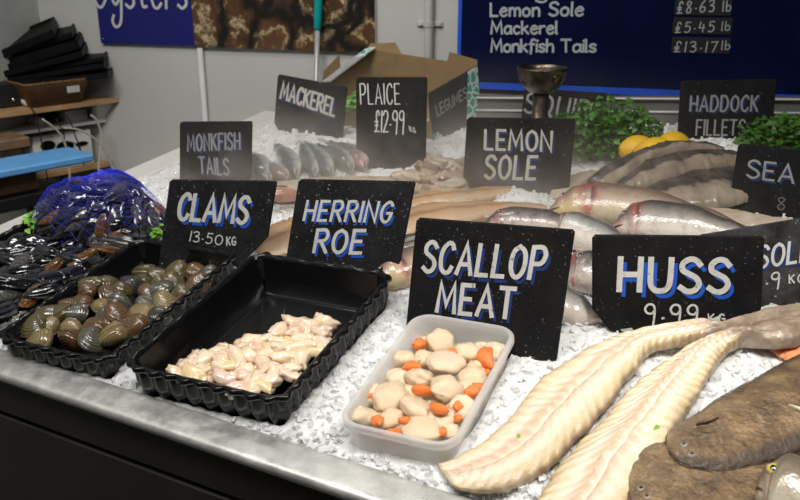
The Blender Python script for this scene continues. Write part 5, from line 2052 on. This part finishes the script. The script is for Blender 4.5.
# ---------------------------------------------------------------- vegetable carton
yB = at(418, 150).y
rl, rb, rr_, rf = ony(322, 83, 1.87), ony(367, 49, 1.93), ony(477, 66, 1.80), ony(429, 93, 1.70)
bf = at(429, 148, -.004)
down = V((.01, .0, -(rf.z - bf.z)))
carton = thing('vegetable_carton', 'open brown cardboard carton printed LEGUMES behind the PLAICE sign', 'carton', (rl + rb + rr_ + rf) / 4 + down)


def pane(name, q4, mat, t=.004, par=None):
    n = (q4[1] - q4[0]).cross(q4[3] - q4[0]).normalized()
    b = MB()
    b.hexa([q - n * t for q in q4] + list(q4))
    return mk(name, b.v, b.f, mat, carton, False), n


lo = lambda q, k=1.: q + down * k
sh_ = lambda q, c, k: c + (q - c) * k
cc_ = (rl + rb + rr_ + rf) / 4
pane('back_side', [lo(rb), lo(rr_), rr_, rb], M['cardboard'])
pane('left_side', [lo(rl), lo(rb), rb, rl], M['cardboard'])
pane('near_side', [lo(rf), lo(rl), lo(rl, .55), lo(rf, .55)][::-1], M['cardboard'])
o1, n1 = pane('printed_side', [lo(rf), lo(rr_), rr_, rf][::1], M['print_black'])
pane('base', [lo(rl, .98), lo(rf, .98), lo(rr_, .98), lo(rb, .98)], M['cardboard'])
# printed strip on the left rim, raised flap ends
ll = (rb - rl)
wd = V((.020, -.016, .004))
pane('rim_strip', [rl, rb - ll * .28, rb - ll * .28 + wd, rl + wd], M['print_grey'], .003)
pane('teal_rim_strip', [rb - ll * .28, rb, rb + wd, rb - ll * .28 + wd], M['teal_print'], .003)
pane('corner_flap', [rl + ll * .02, rl + ll * .40, rl + ll * .40 + V((0, 0, .032)), rl + ll * .05 + V((0, 0, .022))], M['cardboard'], .003)
bb = rr_ - rb
pane('back_flap', [rb, rb + bb * .33, rb + bb * .27 + V((0, .012, .022)), rb + bb * .03 + V((0, .010, .012))], M['cardboard'], .003)
pane('corner_flap', [rr_ - bb * .26, rr_, rr_ + V((0, 0, .012)), rr_ - bb * .24 + V((0, 0, .020))], M['cardboard'], .003)
# teal end of the printed side and the lettering
fp = rr_ - rf
ud_ = -down.normalized()
PP = Plane(rf, fp, ud_ - fp.normalized() * fp.normalized().dot(ud_))
if PP.en.dot(CAM - rf) < 0:
    PP.en = -PP.en
qs = [lo(rf, .98) + fp * .70, lo(rr_, .98), rr_, rf + fp * .80]
b = MB()
b.hexa([q + PP.en * .0005 for q in qs] + [q + PP.en * .0016 for q in qs])
mk('teal_print', b.v, b.f, M['teal_print'], carton, False)
qs = [lo(rf, .78), lo(rf, .98), lo(rf, .98) + fp * .22, lo(rf, .80) + fp * .12]
b = MB()
b.hexa([q + PP.en * .0005 for q in qs] + [q + PP.en * .0016 for q in qs])
mk('teal_print', b.v, b.f, M['teal_print'], carton, False)
vs, fs = lettering(PP, 'LEGUMES', (437, 116), (467, 97), (435, 106), .13, .0014, .2)
mk('lettering', vs, fs, M['print_grey'], carton, False)
leaf_cluster('green_leaves', 'green leaves inside the cardboard carton left of the PLAICE sign', 'leaves', lo(rl.lerp(rf, .30), .62) + V((.03, .04, 0)), .06, .04, .055, 260, .009, 'lettuce', 12)

# ---------------------------------------------------------------- steel mist cup
cu = at(542, 166, 0)
top = ony(542.5, 67, cu.y)
R0 = 25 / F * top.y
Hb = top.z
cup = thing('steel_cup', 'brown steel cup on a post behind the LEMON SOLE sign', 'mist outlet', cu)
pr = [(R0 * .30, -R0 * 1.02), (R0 * .52, -R0 * .95), (R0 * .76, -R0 * .74), (R0 * .92, -R0 * .45), (R0 * .99, -R0 * .14), (R0, -.002), (R0 * .985, 0), (R0 * .95, -.001), (R0 * .93, -R0 * .16), (R0 * .84, -R0 * .46), (R0 * .6, -R0 * .72), (R0 * .2, -R0 * .86), (.001, -R0 * .88)]
b = MB()
b.lathe(V((top.x, top.y, top.z)), pr, 40)
mk('bowl', b.v, b.f, M['steel_dark'], cup, True)
b = MB()
rs_ = 8 / F * top.y
b.lathe(V((top.x, top.y, 0)), [(rs_ * 1.8, cu.z - .01), (rs_ * 1.8, cu.z + .006), (rs_, cu.z + .010), (rs_, top.z - R0 * 1.01)], 28, True, True)
mk('post', b.v, b.f, M['steel_dark'], cup, True)
for an, zz, rr in ((-1.05, -.40, .19), (-2.75, -.62, .13)):
    q = V((cos(an), sin(an), 0))
    rad = R0 * (.93 if zz > -.5 else .82)
    ce = V((top.x, top.y, top.z + R0 * zz)) + q * rad
    nn = (q + V((0, 0, -.45 if zz > -.5 else -.8))).normalized()
    x_ = nn.orthogonal().normalized()
    y_ = nn.cross(x_)
    b = MB()
    b.rings([[ce + nn * h + (x_ * cos(2 * pi * j / 20) + y_ * sin(2 * pi * j / 20)) * (R0 * rr * s) for j in range(20)] for h, s in ((-.003, 1.1), (.0012, 1.05), (.0012, .9), (-.002, .8), (-.002, .01))])
    mk('outlet_hole', b.v, b.f, M['black_plastic'], cup, True)

# ---------------------------------------------------------------- cold mist
MC = (at(470, 165) + at(600, 150)) / 2
b = MB()
b.obox(MC + V((-.16, -.06, .075)), WD, V((-WD.y, WD.x, 0)), V((0, 0, 1)), .60, .27, .13)
mist = b.build('mist', None)
t = NT('cold_mist')
t.t.nodes.remove(t.b)
pv = t.n('VolumePrincipled')
pv.inputs['Color'].default_value = (.84, .78, .70, 1)
pv.inputs['Anisotropy'].default_value = .2
nz = t.noise(9, 3, .6, .6)
geo = t.coord('Generated')
sx = t.n('SeparateXYZ')
t.l(geo, sx.inputs[0])
hz = t.ramp(sx.outputs[2], [(.25, 1.), (.42, .42), (.60, .09), (1, 0.)])
ex1 = t.ramp(sx.outputs[0], [(0, 0.), (.22, 1.), (.68, 1.), (.85, .1), (1, 0.)])
ey1 = t.ramp(sx.outputs[1], [(0, 0.), (.25, 1.), (.85, 1.), (1, .0)])
dn = t.math('MULTIPLY', t.ramp(nz, [(.38, .08), (.66, 1.)]), t.math('MULTIPLY', hz, t.math('MULTIPLY', ex1, ey1)))
dn = t.math('MULTIPLY', dn, 4.0)
t.l(dn, pv.inputs['Density'])
t.l(pv.outputs[0], t.out.inputs['Volume'])
mist.data.materials.append(t.m)
tag(mist, 'cold mist drifting over the back of the counter round the steel cup', 'mist', None, 'stuff')

# ---------------------------------------------------------------- camera, light
cam = bpy.data.cameras.new('camera')
co = bpy.data.objects.new('camera', cam)
COL.objects.link(co)
co.location = CAM
co.rotation_euler = (pi / 2 - TH, 0, 0)
cam.sensor_width = 36
cam.lens = F / 800 * 36
cam.clip_start = .05
cam.dof.use_dof = True
cam.dof.focus_distance = 1.12
cam.dof.aperture_fstop = 9
S.camera = co


def area(name, loc, target, sx, sy, e, col=(1, .97, .92), spread=180):
    l = bpy.data.lights.new(name, 'AREA')
    l.shape = 'RECTANGLE'
    l.size, l.size_y = sx, sy
    l.energy = e
    l.color = col
    l.spread = radians(spread)
    o = bpy.data.objects.new(name, l)
    COL.objects.link(o)
    o.location = loc
    o.rotation_euler = (V(target) - V(loc)).to_track_quat('-Z', 'Y').to_euler()
    return o


area('counter_strip_light', (.22, .50, 2.02), (.20, .95, .9), .9, .12, 3.1, (1, .965, .90), 110)
area('counter_spot_light', (.45, .30, 2.05), (.32, .86, .9), .14, .14, 1.6, (1, .96, .88), 70)
area('ceiling_light', (-.75, .40, 2.6), (-.75, 1.85, 1.05), 1.0, .4, 17, (1, .98, .94), 150)
area('added_back_fill', (-.32, 1.45, 2.1), (-.25, 1.65, 1.0), .5, .1, 1.5, (1, .97, .92), 95)  # added fill, no known fitting: brightens the ice and mackerel at back left
w = bpy.data.worlds.new('room_ambience')
S.world = w
w.use_nodes = True
w.node_tree.nodes['Background'].inputs['Color'].default_value = (1, .97, .93, 1)
w.node_tree.nodes['Background'].inputs['Strength'].default_value = .06
S.view_settings.view_transform = 'Standard'
S.view_settings.look = 'None'
S.view_settings.gamma = 1
S.view_settings.use_curve_mapping = False
S.view_settings.exposure = 0.
S.cycles.use_denoising = True
S.cycles.max_bounces = 8
S.cycles.volume_bounces = 1
S.cycles.volume_step_rate = 2.
S.cycles.caustics_reflective = False
S.cycles.caustics_refractive = False
S.cycles.sample_clamp_indirect = 3.
for c_ in list(bpy.data.objects):
    if 'wloc' in c_:
        del c_['wloc']
